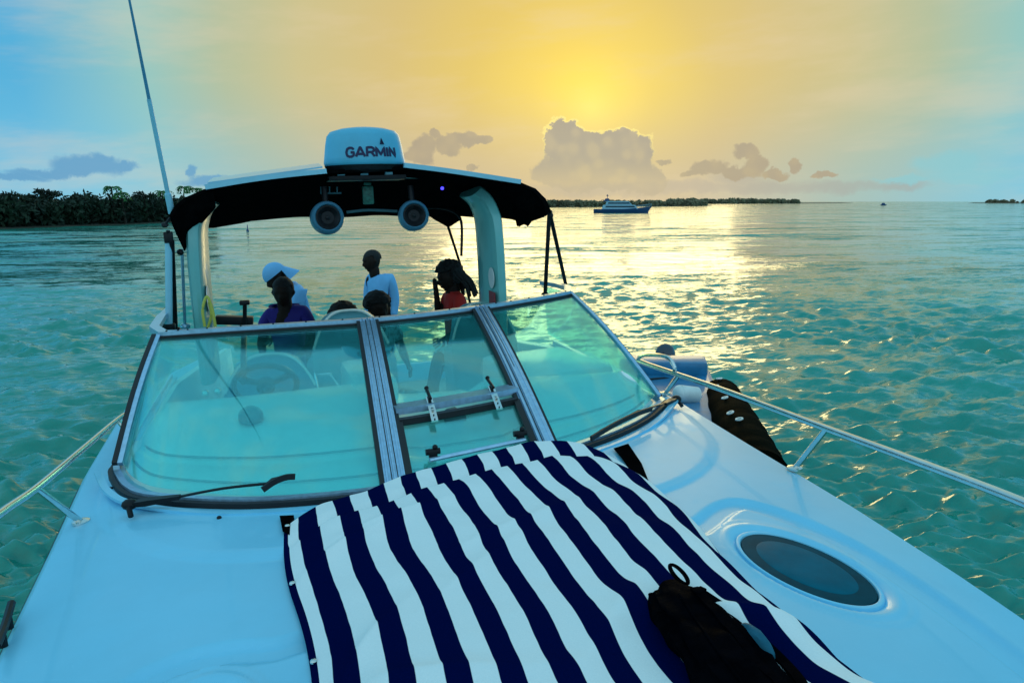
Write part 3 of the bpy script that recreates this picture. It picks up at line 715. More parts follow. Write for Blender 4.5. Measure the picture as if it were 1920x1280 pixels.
# steps at the centre
for c_ in ((.22, 3.55, -1.42), (.22, 4.0, -1.75)): part('companion_step', box(NB(), c_, (.44, .5, .06), bev=.015), GELIN, BOAT)
# things seen through the vent pane: dark stereo horn standing on the foot of the dash
bm = NB(); c = at(862, 815, y=3.42); p = [(-.07, 0), (.075, 0), (.03, .17), (.0, .19), (-.04, .185), (-.07, .165)]
vs = [bm.verts.new(c + Vector((a, 0, b - .06))) for a, b in p]; fc = bm.faces.new(vs); ex = bmesh.ops.extrude_face_region(bm, geom=[fc]); bmesh.ops.translate(bm, verts=[v for v in ex['geom'] if isinstance(v, bmesh.types.BMVert)], vec=(0, .09, -.01)); bmesh.ops.recalc_face_normals(bm, faces=bm.faces)
HORN = part('hand_winch', bm, DVINYL, BOAT, smooth=False)
bm = NB(); lathe(bm, [(.022, 0), (.022, .01), (.012, .014)], c + Vector((.012, -.004, .055)), 16, axis=(0, -1, 0)); part('knob', bm, ALU, HORN)

# ---- seats
def seat(x, y, wdt, ztop, zs, m_=VINYL, hr=True, depth=.5):
    bm = NB()
    def back(a, b):
        # wrapped shell: a across, b up
        t = (a - .5) * 2; xx = x + t * wdt / 2; z = zs + (ztop - zs) * b; round_ = (1 - abs(t) ** 3.2 * b ** 3)
        return Vector((xx, y + .10 + .09 * b - .10 * t * t, zs + (ztop - zs) * b * (.86 + .14 * round_ if b > .5 else 1) - (.16 * abs(t) ** 3 if b > .6 else 0) * (b - .6) / .4))
    grid(bm, back, 24, 16); bmesh.ops.recalc_face_normals(bm, faces=bm.faces); bmesh.ops.solidify(bm, geom=list(bm.faces), thickness=-.09)
    B_ = part('seat', bm, m_, BOAT)
    bm = NB(); box(bm, (x, y - depth / 2 + .08, zs - .02), (wdt, depth, .15), bev=.05); part('cushion', bm, VINYL, B_)
    bm = NB(); box(bm, (x, y - .1, (zs - 2.33) / 2 - .05), (wdt * .8, .4, abs(zs + 2.33) - .1), bev=.03); part('seat_base', bm, GELIN, B_)
    bm = NB(); tube(bm, [back(a, 1.0) + Vector((0, -.03, .0)) for a in np.linspace(.02, .98, 20)], .010, 6); part('piping', bm, GELIN, B_)
    return B_
s1x = at(655, 600, y=5.45); seat(s1x.x, 5.35, .56, s1x.z + .065, -1.72)
s2x = at(905, 580, y=5.45); seat(s2x.x, 5.35, .52, s2x.z + .045, -1.72)
c = at(505, 690, y=5.3); seat(c.x, 5.15, .62, c.z + .10, -1.75, BLUEV)
# aft bench along the transom
bm = NB(); box(bm, (-.55, 8.75, -2.15), (1.4, .5, .36), bev=.06); BN = part('aft_bench', bm, VINYL, BOAT)
bm = NB(); box(bm, (-.55, 9.02, -2.02), (1.4, .12, .4), bev=.05); part('backrest', bm, VINYL, BN)

# ---- radar arch
def arch_leg(s, xb, xt, yt):
    bm = NB(); pts = []
    zb = -1.15
    base = Vector((xb, 5.15, zb)); knee = Vector((xb + .0 * s, 5.10, -.15)); 
    P = spline([base, Vector((xb, 5.12, -.60)), Vector((xb - .012 * s, 5.10, -.22)), Vector((xb - .030 * s, 5.11, -.10)), Vector((xb - .060 * s, 5.14, -.02)), Vector((xb - .105 * s, 5.18, .035))], 6)
    # section: broad, flared, its long axis fore and aft
    n = len(P); rings = []
    for i, p in enumerate(P):
        t = (P[min(i + 1, n - 1)] - P[max(i - 1, 0)]).normalized(); sd_ = Vector((0, 1, 0)).cross(t).normalized()
        k = i / (n - 1); a = .052 + .012 * k; b = .30 - .06 * k; off = (p - P[0]).length * .0
        ring = []
        for q in range(20):
            an = 2 * math.pi * q / 20; ca, sa_ = math.cos(an), math.sin(an)
            ring.append(bm.verts.new(p + sd_ * a * math.copysign(abs(ca) ** .6, ca) + Vector((0, 1, 0)) * (b * math.copysign(abs(sa_) ** .7, sa_) + .18 + .10 * k)))
        rings.append(ring)
    for A, B in zip(rings, rings[1:]):
        for q in range(20): bm.faces.new((A[q], A[(q + 1) % 20], B[(q + 1) % 20], B[q]))
    bm.faces.new(rings[0][::-1]); bm.faces.new(rings[-1]); bmesh.ops.recalc_face_normals(bm, faces=bm.faces)
    return bm
A_ = at(372, 560, y=5.1); B_ = at(937, 520, y=5.1)
AR = part('radar_arch', arch_leg(-1, A_.x, 0, 0), ARCHM, BOAT)
part('arch_leg', arch_leg(1, B_.x, 0, 0), ARCHM, AR)
bm = NB(); sweep(bm, [Vector((x, 5.30, .125 + .05 * (1 - (x / .8) ** 2))) for x in np.linspace(-.7, .7, 16)], rect(.07, .07)); part('cross_member', bm, ARCHM, AR)
# stickers inside the legs (plain ring and stripe emblem)
for s, (px, py) in ((1, (926, 525)), (-1, (386, 565))):
    c = at(px, py, y=4.97); bm = NB()
    xo = (B_.x - .056) if s > 0 else (A_.x + .056)
    cc = Vector((xo, 5.12 if s > 0 else 5.12, c.z))
    if s > 0:
        lathe(bm, [(.075, 0), (.075, .003), (.064, .0031)], cc, 30, axis=(-1, 0, 0))
        part('sticker', bm, STAINW, AR)
        bm = NB(); box(bm, cc + Vector((-.001, 0, -.15)), (.004, .16, .10)); part('sticker', bm, STAINR, AR)
    else:
        lathe(bm, [(.085, 0), (.085, .003), (.06, .0031)], cc, 30, axis=(1, 0, 0)); part('sticker', bm, STAINW, AR)

# ---- canopy
def canopy(a, b, inner=0.0):
    """a: starboard to port, b: front to back"""
    pxs = [(318, 404), (326, 388), (345, 371), (387, 353), (470, 338), (560, 326), (615, 319), (685, 316), (757, 312), (840, 321), (910, 331), (975, 342), (1003, 354), (1022, 374), (1031, 399)]
    F = [at(px, py, y=4.95) for px, py in pxs]
    # rear edge: lower, so the underside shows
    rear = [(330, 440), (345, 432), (372, 426), (400, 424), (470, 409), (560, 404), (640, 402), (700, 401), (770, 401), (830, 402), (900, 404), (940, 405), (975, 412), (988, 418), (992, 424)]
    Bk = [at(px, py, y=6.55) for px, py in rear]
    k = a * (len(F) - 1); i = min(int(k), len(F) - 2); f_ = k - i
    p = F[i].lerp(F[i + 1], f_); q = Bk[i].lerp(Bk[i + 1], f_)
    r = p.lerp(q, b); r.z += .045 * math.sin(math.pi * b) + .006 * math.sin(a * 40) * b
    return r
bm = NB(); grid(bm, canopy, 84, 20); bmesh.ops.recalc_face_normals(bm, faces=bm.faces)
bmesh.ops.solidify(bm, geom=list(bm.faces), thickness=.02)
CAN = part('canopy', bm, CANVAS, BOAT)
# side flaps hanging at the front corners
bm = NB()
fl = [[(318, 402), (327, 386), (344, 372), (372, 360), (400, 360)], [(322, 420), (333, 412), (352, 402), (378, 392), (404, 384)], [(332, 442), (342, 436), (356, 424), (372, 408), (398, 392)], [(345, 470), (350, 452), (360, 436), (372, 420), (380, 412)]]
def flap(rows, ys_, m_=CANVAS):
    bm = NB(); V = [[bm.verts.new(at(px, py, y=yy)) for px, py in r] for r, yy in zip(rows, ys_)]
    for ra, rb in zip(V, V[1:]):
        for i in range(len(ra) - 1): bm.faces.new((ra[i], ra[i + 1], rb[i + 1], rb[i]))
    bmesh.ops.subdivide_edges(bm, edges=bm.edges, cuts=2, smooth=.6, use_grid_fill=True)
    bmesh.ops.recalc_face_normals(bm, faces=bm.faces); bmesh.ops.solidify(bm, geom=list(bm.faces), thickness=.012)
    return part('side_flap', bm, m_, CAN)
flap(fl, [4.96, 5.0, 5.06, 5.12])
fr = [[(935, 338), (975, 343), (1004, 355), (1022, 374), (1031, 399)], [(945, 352), (978, 362), (1004, 376), (1018, 390), (1029, 402)], [(955, 372), (976, 386), (994, 398), (1008, 405), (1020, 407)], [(962, 395), (972, 405), (980, 412), (990, 415), (1003, 413)], [(965, 408), (967, 416), (969, 424), (974, 425), (984, 420)]]
flap(fr, [4.96, 5.0, 5.08, 5.2, 5.35])
# light front edge strips of the hard top
for pts in ([(385, 352), (470, 338), (540, 329), (612, 322)], [(757, 311), (830, 320), (905, 331), (975, 342)]):
    bm = NB(); sweep(bm, spline([at(px, py - 1, y=4.93) for px, py in pts], 5), rect(.05, .030)); part('roof_edge', bm, WHITE, CAN)
bm = NB(); grid(bm, lambda a, b: at(390 + 215 * a, 350 - 30 * a, y=4.97) + Vector((.0, .9 * b, .026 + .050 * math.sin(b * math.pi * .6))), 16, 8); solid(bm, .01); part('roof_panel', bm, WHITE, CAN)
bm = NB(); grid(bm, lambda a, b: at(760 + 215 * a, 311 + 31 * a, y=4.97) + Vector((.0, .9 * b, .016 + .045 * math.sin(b * math.pi * .6))), 16, 8); solid(bm, .01); part('roof_panel', bm, WHITE, CAN)
# rear canopy wing on the port quarter with its rods
wing = [[(800, 392), (830, 392), (852, 397), (866, 408)], [(806, 404), (832, 402), (850, 406), (864, 410)], [(815, 410), (832, 412), (846, 414), (858, 413)], [(838, 423), (842, 423), (846, 421), (850, 418)]]
flap(wing, [6.3, 6.35, 6.42, 6.5])
bm = NB(); tube(bm, [at(x_, y_, y=6.28) for x_, y_ in ((800, 390), (826, 390), (848, 396), (862, 408), (866, 430), (865, 480))], .012, 8, 5)
part('canopy_frame', bm, BLACK, CAN); bm = NB(); tube(bm, [at(840, 424, y=6.5), at(858, 480, y=6.6), at(870, 520, y=6.7), at(884, 580, y=6.9)], .012, 8, 4)
part('canopy_frame', bm, BLACK, CAN); bm = NB(); tube(bm, [at(907, 405, y=6.5), at(912, 440, y=6.5), at(920, 500, y=6.6), at(935, 560, y=6.9)], .012, 8, 4)
part('canopy_frame', bm, BLACK, CAN)
for a, b, y0, y1 in (((1030, 398), (1022, 552), 5.0, 5.2), ((1032, 404), (1064, 548), 5.0, 5.6)):
    bm = NB(); tube(bm, [at(*a, y=y0), at(*b, y=y1)], .015, 10); ball(bm, at(*b, y=y1), (.03, .03, .02), 2); ball(bm, at(*a, y=y0), .022, 2); part('canopy_strut', bm, BLACK, CAN)
for a, b, y0, y1, rr in (((315, 432), (319, 618), 5.0, 5.2, .012), ((322, 452), (329, 618), 5.0, 5.35, .016), ((341, 468), (347, 612), 5.15, 5.3, .010)):
    bm = NB(); tube(bm, [at(*a, y=y0), at(*b, y=y1)], rr, 10); ball(bm, at(*b, y=y1), (.035, .03, .022), 2)
    part('canopy_strut', bm, BLACK if rr > .011 else ALU, CAN)
part('tie_toggle', ball(NB(), at(338, 473, y=5.1), (.022, .02, .02), 2, .3), BLACK, CAN); bm = NB(); ball(bm, at(309, 422, y=4.98), (.022, .02, .016), 2, .3); tube(bm, [at(309, 422, y=4.98), at(319, 408, y=4.97)], .008, 6); part('tie_toggle', bm, BLACK, CAN)
# yellow line hung inside the starboard leg
bm = NB(); y_ = 4.95
tube(bm, [at(384, 612, y=y_), at(380, 580, y=y_), at(388, 556, y=y_), at(398, 580, y=y_), at(404, 612, y=y_)], .009, 7, 6)
tube(bm, [at(390, 614, y=y_ + .05), at(396, 590, y=y_ + .05), at(392, 566, y=y_ + .05)], .009, 7, 5); part('coiled_line', bm, YROPE, BOAT)

# ---- radar dome with its lettering
c = at(684, 306, y=5.15); c.z = at(684, 308, y=5.0).z
RD = part('radar_dome', lathe(NB(), [(.18, -.045), (.235, -.03), (.262, -.004), (.268, .012), (.262, .05), (.250, .13), (.238, .185), (.215, .213), (.15, .232), (.08, .241), (.002, .244)], c, 56), RADM, BOAT)
part('radar_foot', lathe(NB(), [(.19, -.052), (.25, -.036), (.262, -.010), (.264, -.004)], c, 40), BLACK, RD)
for dx in (-.17, -.02, .14): part('radar_bracket', box(NB(), c + Vector((dx, -.10, -.055)), (.05, .06, .03), bev=.005), WHITE, RD)
bm = NB(); box(bm, c + Vector((0, .02, -.085)), (.50, .34, .03), bev=.004); part('radar_plinth', bm, BLACK, RD)
def rad_at(zz): return float(np.interp(zz, [.012, .05, .13, .185], [.268, .262, .250, .238])) + .002
LET = {'G': (.95, [[(.93, .80), (.72, .97), (.42, 1.0), (.14, .86), (.04, .5), (.14, .14), (.42, 0), (.74, .03), (.92, .18), (.92, .48), (.56, .48)]]), 'A': (.98, [[(.0, 0), (.46, 1), (.54, 1), (1.0, 0)], [(.2, .28), (.8, .28)]]),
       'R': (.86, [[(.06, 0), (.06, 1), (.62, 1), (.84, .88), (.84, .62), (.62, .48), (.06, .48)], [(.55, .48), (.88, 0)]]), 'M': (1.12, [[(.05, 0), (.05, 1), (.56, .18), (1.07, 1), (1.07, 0)]]), 'I': (.18, [[(.09, 0), (.09, 1)]]), 'N': (.92, [[(.06, 0), (.06, 1), (.86, 0), (.86, 1)]])}
def lettering(txt, h, x0, z0, gap, wt):
    bm = NB(); x = x0
    for ch in txt:
        w_, strokes = LET[ch]
        for st_ in strokes:
            P_ = []
            for (a, b), (a2, b2) in zip(st_, st_[1:]):
                for q in range(4): P_.append((a + (a2 - a) * q / 4, b + (b2 - b) * q / 4))
            P_.append(st_[-1]); pts = []; ups = []
            for a, b in P_:
                an = (x + a * h) / .262; zz = z0 + b * h; r_ = rad_at(zz)
                pts.append(Vector((c.x + r_ * math.sin(an), c.y - r_ * math.cos(an), c.z + zz))); ups.append(Vector((math.sin(an), -math.cos(an), .1)))
            sweep(bm, pts, rect(wt, .003), up=ups)
        x += (w_ + gap) * h
    return part('lettering', bm, NAVYL, RD, smooth=False)
lettering('GARMIN', .056, -.145, .043, .22, .0148)
bm = NB(); a0 = .60
tri = [(-.012, .118), (.020, .118), (.004, .160)]
V = []
for dx, zz in tri:
    a = .33 + .02 + dx / .26 + .0; rr = .2565 - (zz - .118) * .22
    V.append(bm.verts.new((c.x + rr * math.sin(a), c.y - rr * math.cos(a), c.z + zz)))
bm.faces.new(V); bmesh.ops.solidify(bm, geom=list(bm.faces), thickness=.002); part('emblem', bm, NAVYL, RD, smooth=False)

# ---- speakers, lamps and boxes slung under the canopy
for px, py, rr, dirx in ((613, 409, .108, .06), (775, 405, .103, -.06)):
    c = at(px, py, y=5.05); bm = NB(); ax = Vector((dirx + .02, -1, .10)).normalized()
    lathe(bm, [(.02, -.16), (.055, -.14), (.085, -.09), (rr, -.02), (rr, .03), (rr * .93, .062), (rr * .80, .078), (rr * .74, .070), (rr * .72, .02)], c, 40, axis=ax)
    SP = part('speaker', bm, SPKM, BOAT)
    bm = NB(); lathe(bm, [(rr * .73, .04), (rr * .72, .064), (rr * .64, .066), (rr * .32, .035), (rr * .16, .035), (rr * .14, .048), (.004, .055)], c, 36, axis=ax); part('speaker_cone', bm, BLACK, SP)
    bm = NB(); tube(bm, [c + Vector((0, .02, .05)), c + Vector((0, .06, .20))], .02, 10); part('speaker_bracket', bm, BLACK, SP)
c = at(829, 353, y=5.2); bm = NB(); lathe(bm, [(.011, 0), (.012, .004), (.004, .008)], c, 14, axis=(0, -1, -.3)); part('courtesy_light', bm, LENS, BOAT)
c = at(690, 366, y=5.25); bm = NB(); box(bm, c, (.075, .05, .125), bev=.012); box(bm, c + Vector((0, 0, .075)), (.05, .04, .02), bev=.005); part('stereo_unit', bm, GREENB, BOAT)
bm = NB(); tube(bm, [at(650, 398, y=5.3), at(690, 394, y=5.3), at(745, 396, y=5.3)], .010, 8, 4); tube(bm, [at(602, 363, y=5.2), at(640, 362, y=5.2)], .006, 8)
for px in (602, 618, 632): tube(bm, [at(px, 350, y=5.2), at(px, 364, y=5.2)], .005, 6)
part('roof_rack', bm, DVINYL, BOAT)

# ---- whip antenna
a0, a1 = at(322, 400, y=5.0), at(240, -12, y=4.7)
bm = NB(); d = a1 - a0; tube(bm, [a0, a0 + d * .1], .020, 12); tube(bm, [a0 + d * .1, a0 + d * .55], .0135, 10); ANT = part('whip_antenna', bm, WHITE, BOAT)
bm = NB(); pts = [a0 + d * t for t in np.linspace(.5, 1.25, 10)]; tube(bm, pts, .0105, 8, scale=list(np.linspace(1, .4, 10))); part('antenna_tip', bm, BLUEV, ANT)
bm = NB(); tube(bm, [at(316, 440, y=5.02), at(317, 620, y=5.05)], .021, 12); part('antenna_mast', bm, WHITE, ANT)
part('antenna_clamp', box(NB(), at(316, 445, y=5.02), (.05, .05, .07), bev=.008), BLACK, ANT); part('antenna_clamp', box(NB(), at(314, 612, y=5.05), (.09, .06, .035), bev=.008), BLACK, ANT)

# ================================================================ STRIPED COVER AND BAG
def edge_y(x):   # where the cover ends under the windshield
    return float(np.interp(x, [-.70, -.52, -.35, -.20, .0, .38, .56, .74], [2.58, 2.65, 2.70, 2.78, 2.85, 2.93, 2.85, 2.68]))
def cov(a, b):
    """a across starboard->port, b from windshield toward the bow"""
    y0 = edge_y(-.66 + 1.38 * a); y = y0 + (.15 - y0) * b
    wl = -.665 + .07 * sm(2.5, 1.5, y) - .0 ; wr = .72 - .16 * sm(2.4, 1.2, y)
    x = wl + (wr - wl) * a
    ed = min(a, 1 - a); plump = 1 - (1 - min(1, ed / .16)) ** 2.4
    fr = sm(0, .012, b); roll = sm(.075, .10, b)
    z = zdeck(x, y, False) + .014
    z += plump * (.012 * fr + .050 * (1 - sm(.05, .10, b)) * fr + .070 * roll + .035 * sm(.12, .5, b)) * (.72 + .48 * a)
    # pillow roll behind the windshield and slacker hollows after it
    z += plump * .012 * math.exp(-((b - .13) / .04) ** 2) * (.5 + a)
    z += plump * .035 * sm(.2, .6, b) * (.5 + .5 * a)
    n = mnoise.noise(Vector((x * 2.0, y * 2.6, .3))); n2 = mnoise.noise(Vector((x * 5, y * 4.2 + x * 3, 3.3))); n3 = mnoise.noise(Vector((x * 13 + y * 5, y * 9, 5.3)))
    z += plump * fr * (.016 * n + .010 * n2 + .005 * n3)
    # long soft diagonal creases
    for (cx0, cy0, ang, ln, h, wd) in ((-.45, 2.22, .5, .22, .022, .030), (-.30, 2.33, .35, .2, .016, .025), (-.47, 1.62, .9, .20, .024, .035), (-.15, 1.85, .7, .3, .015, .04), (.05, 2.1, .4, .28, .012, .035), (-.36, 1.42, -.3, .2, .02, .04), (.1, 1.45, .8, .3, .018, .05), (.36, 1.30, -.6, .18, .03, .05)):
        dx, dy = x - cx0, y - cy0; u_ = dx * math.cos(ang) + dy * math.sin(ang); v_ = -dx * math.sin(ang) + dy * math.cos(ang)
        z += 1.15 * h * plump * math.exp(-(u_ / ln) ** 2) * math.exp(-abs(v_ / wd) ** 1.5)
    z += plump * .050 * math.exp(-(((x - .42) / .24) ** 2 + ((y - .92) / .13) ** 2))
    x += .006 * n2 * fr + .004 * math.sin(y * 9 + x * 3) * fr
    return Vector((x, y, z))
bm = NB(); NU, NV = 190, 260
V = grid(bm, cov, NU, NV)
uvl = bm.loops.layers.uv.new('UVMap')
idx = {V[i][j]: (i / NU + .003 * (1 - sm(.07, .09, j / NV)), j / NV) for i in range(NU + 1) for j in range(NV + 1)}
for f_ in bm.faces:
    for l in f_.loops: l[uvl].uv = idx[l.vert]
bmesh.ops.recalc_face_normals(bm, faces=bm.faces)
if sum(f_.normal.z for f_ in bm.faces) < 0: bmesh.ops.reverse_faces(bm, faces=bm.faces)
bmesh.ops.solidify(bm, geom=list(bm.faces), thickness=.004)
mm = bpy.data.materials.new('striped_cloth'); mm.use_nodes = True; N = NT(mm.node_tree); p = N.n['Principled BSDF']
uv = N.node('ShaderNodeTexCoord'); su = N.node('ShaderNodeSeparateXYZ'); N.l.new(uv.outputs['UV'], su.inputs[0])
ob = uv.outputs['Object']
wob = N.m('MULTIPLY', N.m('SUBTRACT', N.noise(ob, 3.2, 3, .5), .5), .016)
sv = N.m('FRACT', N.m('ADD', N.m('MULTIPLY', N.m('ADD', su.outputs[0], wob), 10.5), .62))
navy = N.m('MULTIPLY', N.sstep(sv, .035, .05), N.m('SUBTRACT', 1.0, N.sstep(sv, .525, .54)))
hem = N.m('LESS_THAN', su.outputs[0], .014); navy = N.m('MAXIMUM', navy, hem)
wv = N.noise(ob, 260, 2, .5)
wc = N.mix(wv, (.76, .84, .84), (.88, .93, .92)); nc = N.mix(wv, (.000, .003, .032), (.000, .005, .058)); p.inputs['IOR'].default_value = 1.08
N.put(p.inputs['Base Color'], N.mix(navy, wc, nc)); p.inputs['Roughness'].default_value = .8; p.inputs['Specular IOR Level'].default_value = .03
b_ = N.node('ShaderNodeBump'); b_.inputs['Strength'].default_value = .35; b_.inputs['Distance'].default_value = .004
N.put(b_.inputs['Height'], N.m('ADD', N.noise(ob, 30, 5, .65), N.m('MULTIPLY', wv, .25))); N.l.new(b_.outputs[0], p.inputs['Normal'])
COVER = solo('striped_cover', bm, mm, 'navy and white striped cloth cover stretched over the foredeck sunbathing pad', 'cover', (0, 1.4, -1.1))
for a, b in ((.010, .018), (.008, .19), (.008, .36), (.008, .55)):
    c = cov(a, b) + Vector((.0, 0, .006)); bm = NB(); lathe(bm, [(.009, -.002), (.009, .002), (.006, .005), (.001, .006)], c, 12); part('snap_stud', bm, STEEL, COVER)
# hem band by the windshield and black end flaps of the fastening strap
def flatpoly(pts, th=.006):
    bm = NB(); vs = [bm.verts.new(p_) for p_ in pts]; f_ = bm.faces.new(vs)
    bmesh.ops.solidify(bm, geom=[f_], thickness=th); return bm
def onc(px, py, dz=.012):
    p_ = at(px, py, z=-1.1)
    for _ in range(5): p_ = at(px, py, z=zdeck(p_.x, p_.y) + dz)
    return p_
part('corner_strap', flatpoly([onc(*q) for q in ((1150, 840), (1178, 831), (1203, 868), (1219, 908), (1190, 895), (1168, 862))]), CANVAS, COVER)
part('corner_strap', flatpoly([onc(*q) for q in ((524, 966), (551, 965), (553, 985), (546, 1004), (530, 996))]), CANVAS, COVER)

# folded end of cloth, rolled back at the bow side
def fold(a, b):
    x = .245 + .50 * a; y = 1.20 - .34 * b - .10 * a; th = b * math.pi
    c = cov(min(.99, max(.01, (x + .60) / 1.26)), .60)
    z = -1.005 + .085 * math.sin(min(1, b * 1.3) * math.pi * .5) * math.sin(math.pi * min(1, .12 + a * .85)) - .10 * sm(.75, 1, a) + .01 * mnoise.noise(Vector((a * 5, b * 4, 9)))
    return Vector((x, y, z))

BAG = thing('backpack', 'black nylon backpack lying on the striped cover at the bottom of the photo', 'backpack', (.22, 1.2, -1.0))
def bagpt(u, v):
    """closed slumped bag: u round, v along"""
    ax0, ax1 = Vector((.245, 1.46, -.958)), Vector((.165, .72, -.935)); c = ax0.lerp(ax1, v)
    rw = .072 * (math.sin(math.pi * min(1, .10 + v * .95) ** .75)) ** .55 + .03 * v; rh = .045 * (math.sin(math.pi * min(1, .08 + v * .9) ** .7)) ** .6
    t = 2 * math.pi * u; cx_, cz_ = math.cos(t), math.sin(t)
    n = mnoise.noise(Vector((cx_ * 1.6, cz_ * 1.6, v * 5))); n2 = mnoise.noise(Vector((cx_ * 4, cz_ * 4, v * 11)))
    k = 1 + .30 * n + .16 * n2
    return c + Vector((rw * math.copysign(abs(cx_) ** .8, cx_) * k, .015 * n, rh * math.copysign(abs(cz_) ** .75, cz_) * k))
bm = NB(); grid(bm, bagpt, 56, 60); bmesh.ops.remove_doubles(bm, verts=bm.verts, dist=.0008); bmesh.ops.holes_fill(bm, edges=bm.edges, sides=80); bmesh.ops.recalc_face_normals(bm, faces=bm.faces)
part('bag_body', bm, BAGM, BAG)
def over(u, v, h):
    p_ = bagpt(u, v); c_ = (bagpt(.25, v) + bagpt(.75, v)) / 2; return p_ + (p_ - c_).normalized() * h
bm = NB(); sweep(bm, [over(.20 - .02 * v, v, .006) for v in np.linspace(.10, .9, 22)], rect(.020, .007)); part('shoulder_strap', bm, BAGM, BAG)
bm = NB(); pts = spline([over(.12, .10, .004), over(.04, .20, .022), over(.0, .30, .034), over(.0, .42, .036), over(.02, .55, .020), over(.06, .66, .004)], 8)
sweep(bm, pts, rect(.022, .008)); part('shoulder_strap', bm, BAGM, BAG)
bm = NB(); ball(bm, over(.03, .36, .0), (.020, .060, .030), 3, .1); part('side_pocket', bm, BAGT, BAG)
bm = NB(); 
lp = [Vector((.290 + .013 * math.cos(t), 1.495 + .038 * math.sin(t), -.930 + .006 * math.sin(t))) for t in np.linspace(0, 2 * math.pi, 25)[:-1]]
sweep(bm, lp, rect(.010, .004), closed=True); part('haul_loop', bm, BAGM, BAG)
bm = NB(); box(bm, over(.2, .13, .012), (.030, .018, .007), Matrix.Rotation(.4, 3, 'Z'), .002); part('buckle', bm, BAGM, BAG)
bm = NB(); tube(bm, [bagpt(.25 + .04 * math.sin(v * 3), v) + Vector((0, 0, .002)) for v in np.linspace(.12, .8, 24)], .0035, 6); part('zip', bm, BAGM, BAG)

# ================================================================ PEOPLE
def skin_mesh(name, verts, edges, radii, m_, parent, root=0, sub=2, extra=None):
    """one continuous surface grown on a joint skeleton (boat coordinates)"""
    me = bpy.data.meshes.new(name); org = ORG[parent] if parent is not None else Vector((0, 0, 0))
    bm = bmesh.new(); L = bm.verts.layers.skin.verify(); vs = [bm.verts.new(Vector(v) - org) for v in verts]
    for a, b in edges: bm.edges.new((vs[a], vs[b]))
    for i, v in enumerate(vs):
        r_ = radii[i]; v[L].radius = (r_, r_) if not isinstance(r_, tuple) else r_
        v[L].use_root = (i == root)
    bm.to_mesh(me); bm.free()
    o = bpy.data.objects.new(name, me); COL.objects.link(o)
    md = o.modifiers.new('skin', 'SKIN'); md.use_smooth_shade = True; md.branch_smoothing = .3
    s2 = o.modifiers.new('sub', 'SUBSURF'); s2.levels = sub; s2.render_levels = sub
    dg = bpy.context.evaluated_depsgraph_get(); bpy.context.view_layer.update()
    me2 = bpy.data.meshes.new_from_object(o.evaluated_get(dg)); me2.name = name; o.modifiers.clear(); o.data = me2
    me2.materials.clear(); me2.materials.append(m_)
    me2.polygons.foreach_set('use_smooth', [True] * len(me2.polygons))
    if parent is not None: o.parent = parent; ORG[o] = org
    return o
class Sk:
    def __init__(s): s.v = []; s.e = []; s.r = []
    def add(s, p, r, to=None):
        s.v.append(Vector(p)); s.r.append(r); i = len(s.v) - 1
        if to is not None: s.e.append((to, i))
        return i
def hand(sk, wrist, dirv, side, up, curl=.35, spread=.012):
    """palm with four unequal curled fingers and a thumb leaving its side"""
    d = dirv.normalized(); u = (up - d * up.dot(d)).normalized(); s_ = d.cross(u).normalized() * side
    w_ = sk.v[wrist]
    pc = sk.add(w_ + d * .045, (.026, .016), wrist); k0 = sk.add(w_ + d * .085, (.028, .014), pc)
    for q, ln in enumerate((.070, .080, .074, .058)):
        off = s_ * (.030 - .019 * q)
        a = sk.add(w_ + d * .095 + off, .0092, k0); b = sk.add(w_ + d * (.095 + ln * .5) + off * 1.15 - u * curl * ln * .25, .0086, a)
        sk.add(w_ + d * (.095 + ln * .85) + off * 1.2 - u * curl * ln * .85, .0075, b)
    t1 = sk.add(w_ + d * .050 + s_ * .036 - u * .006, .0115, pc); t2 = sk.add(w_ + d * .080 + s_ * .056 - u * .014, .0105, t1); sk.add(w_ + d * .106 + s_ * .060 - u * .022, .009, t2)
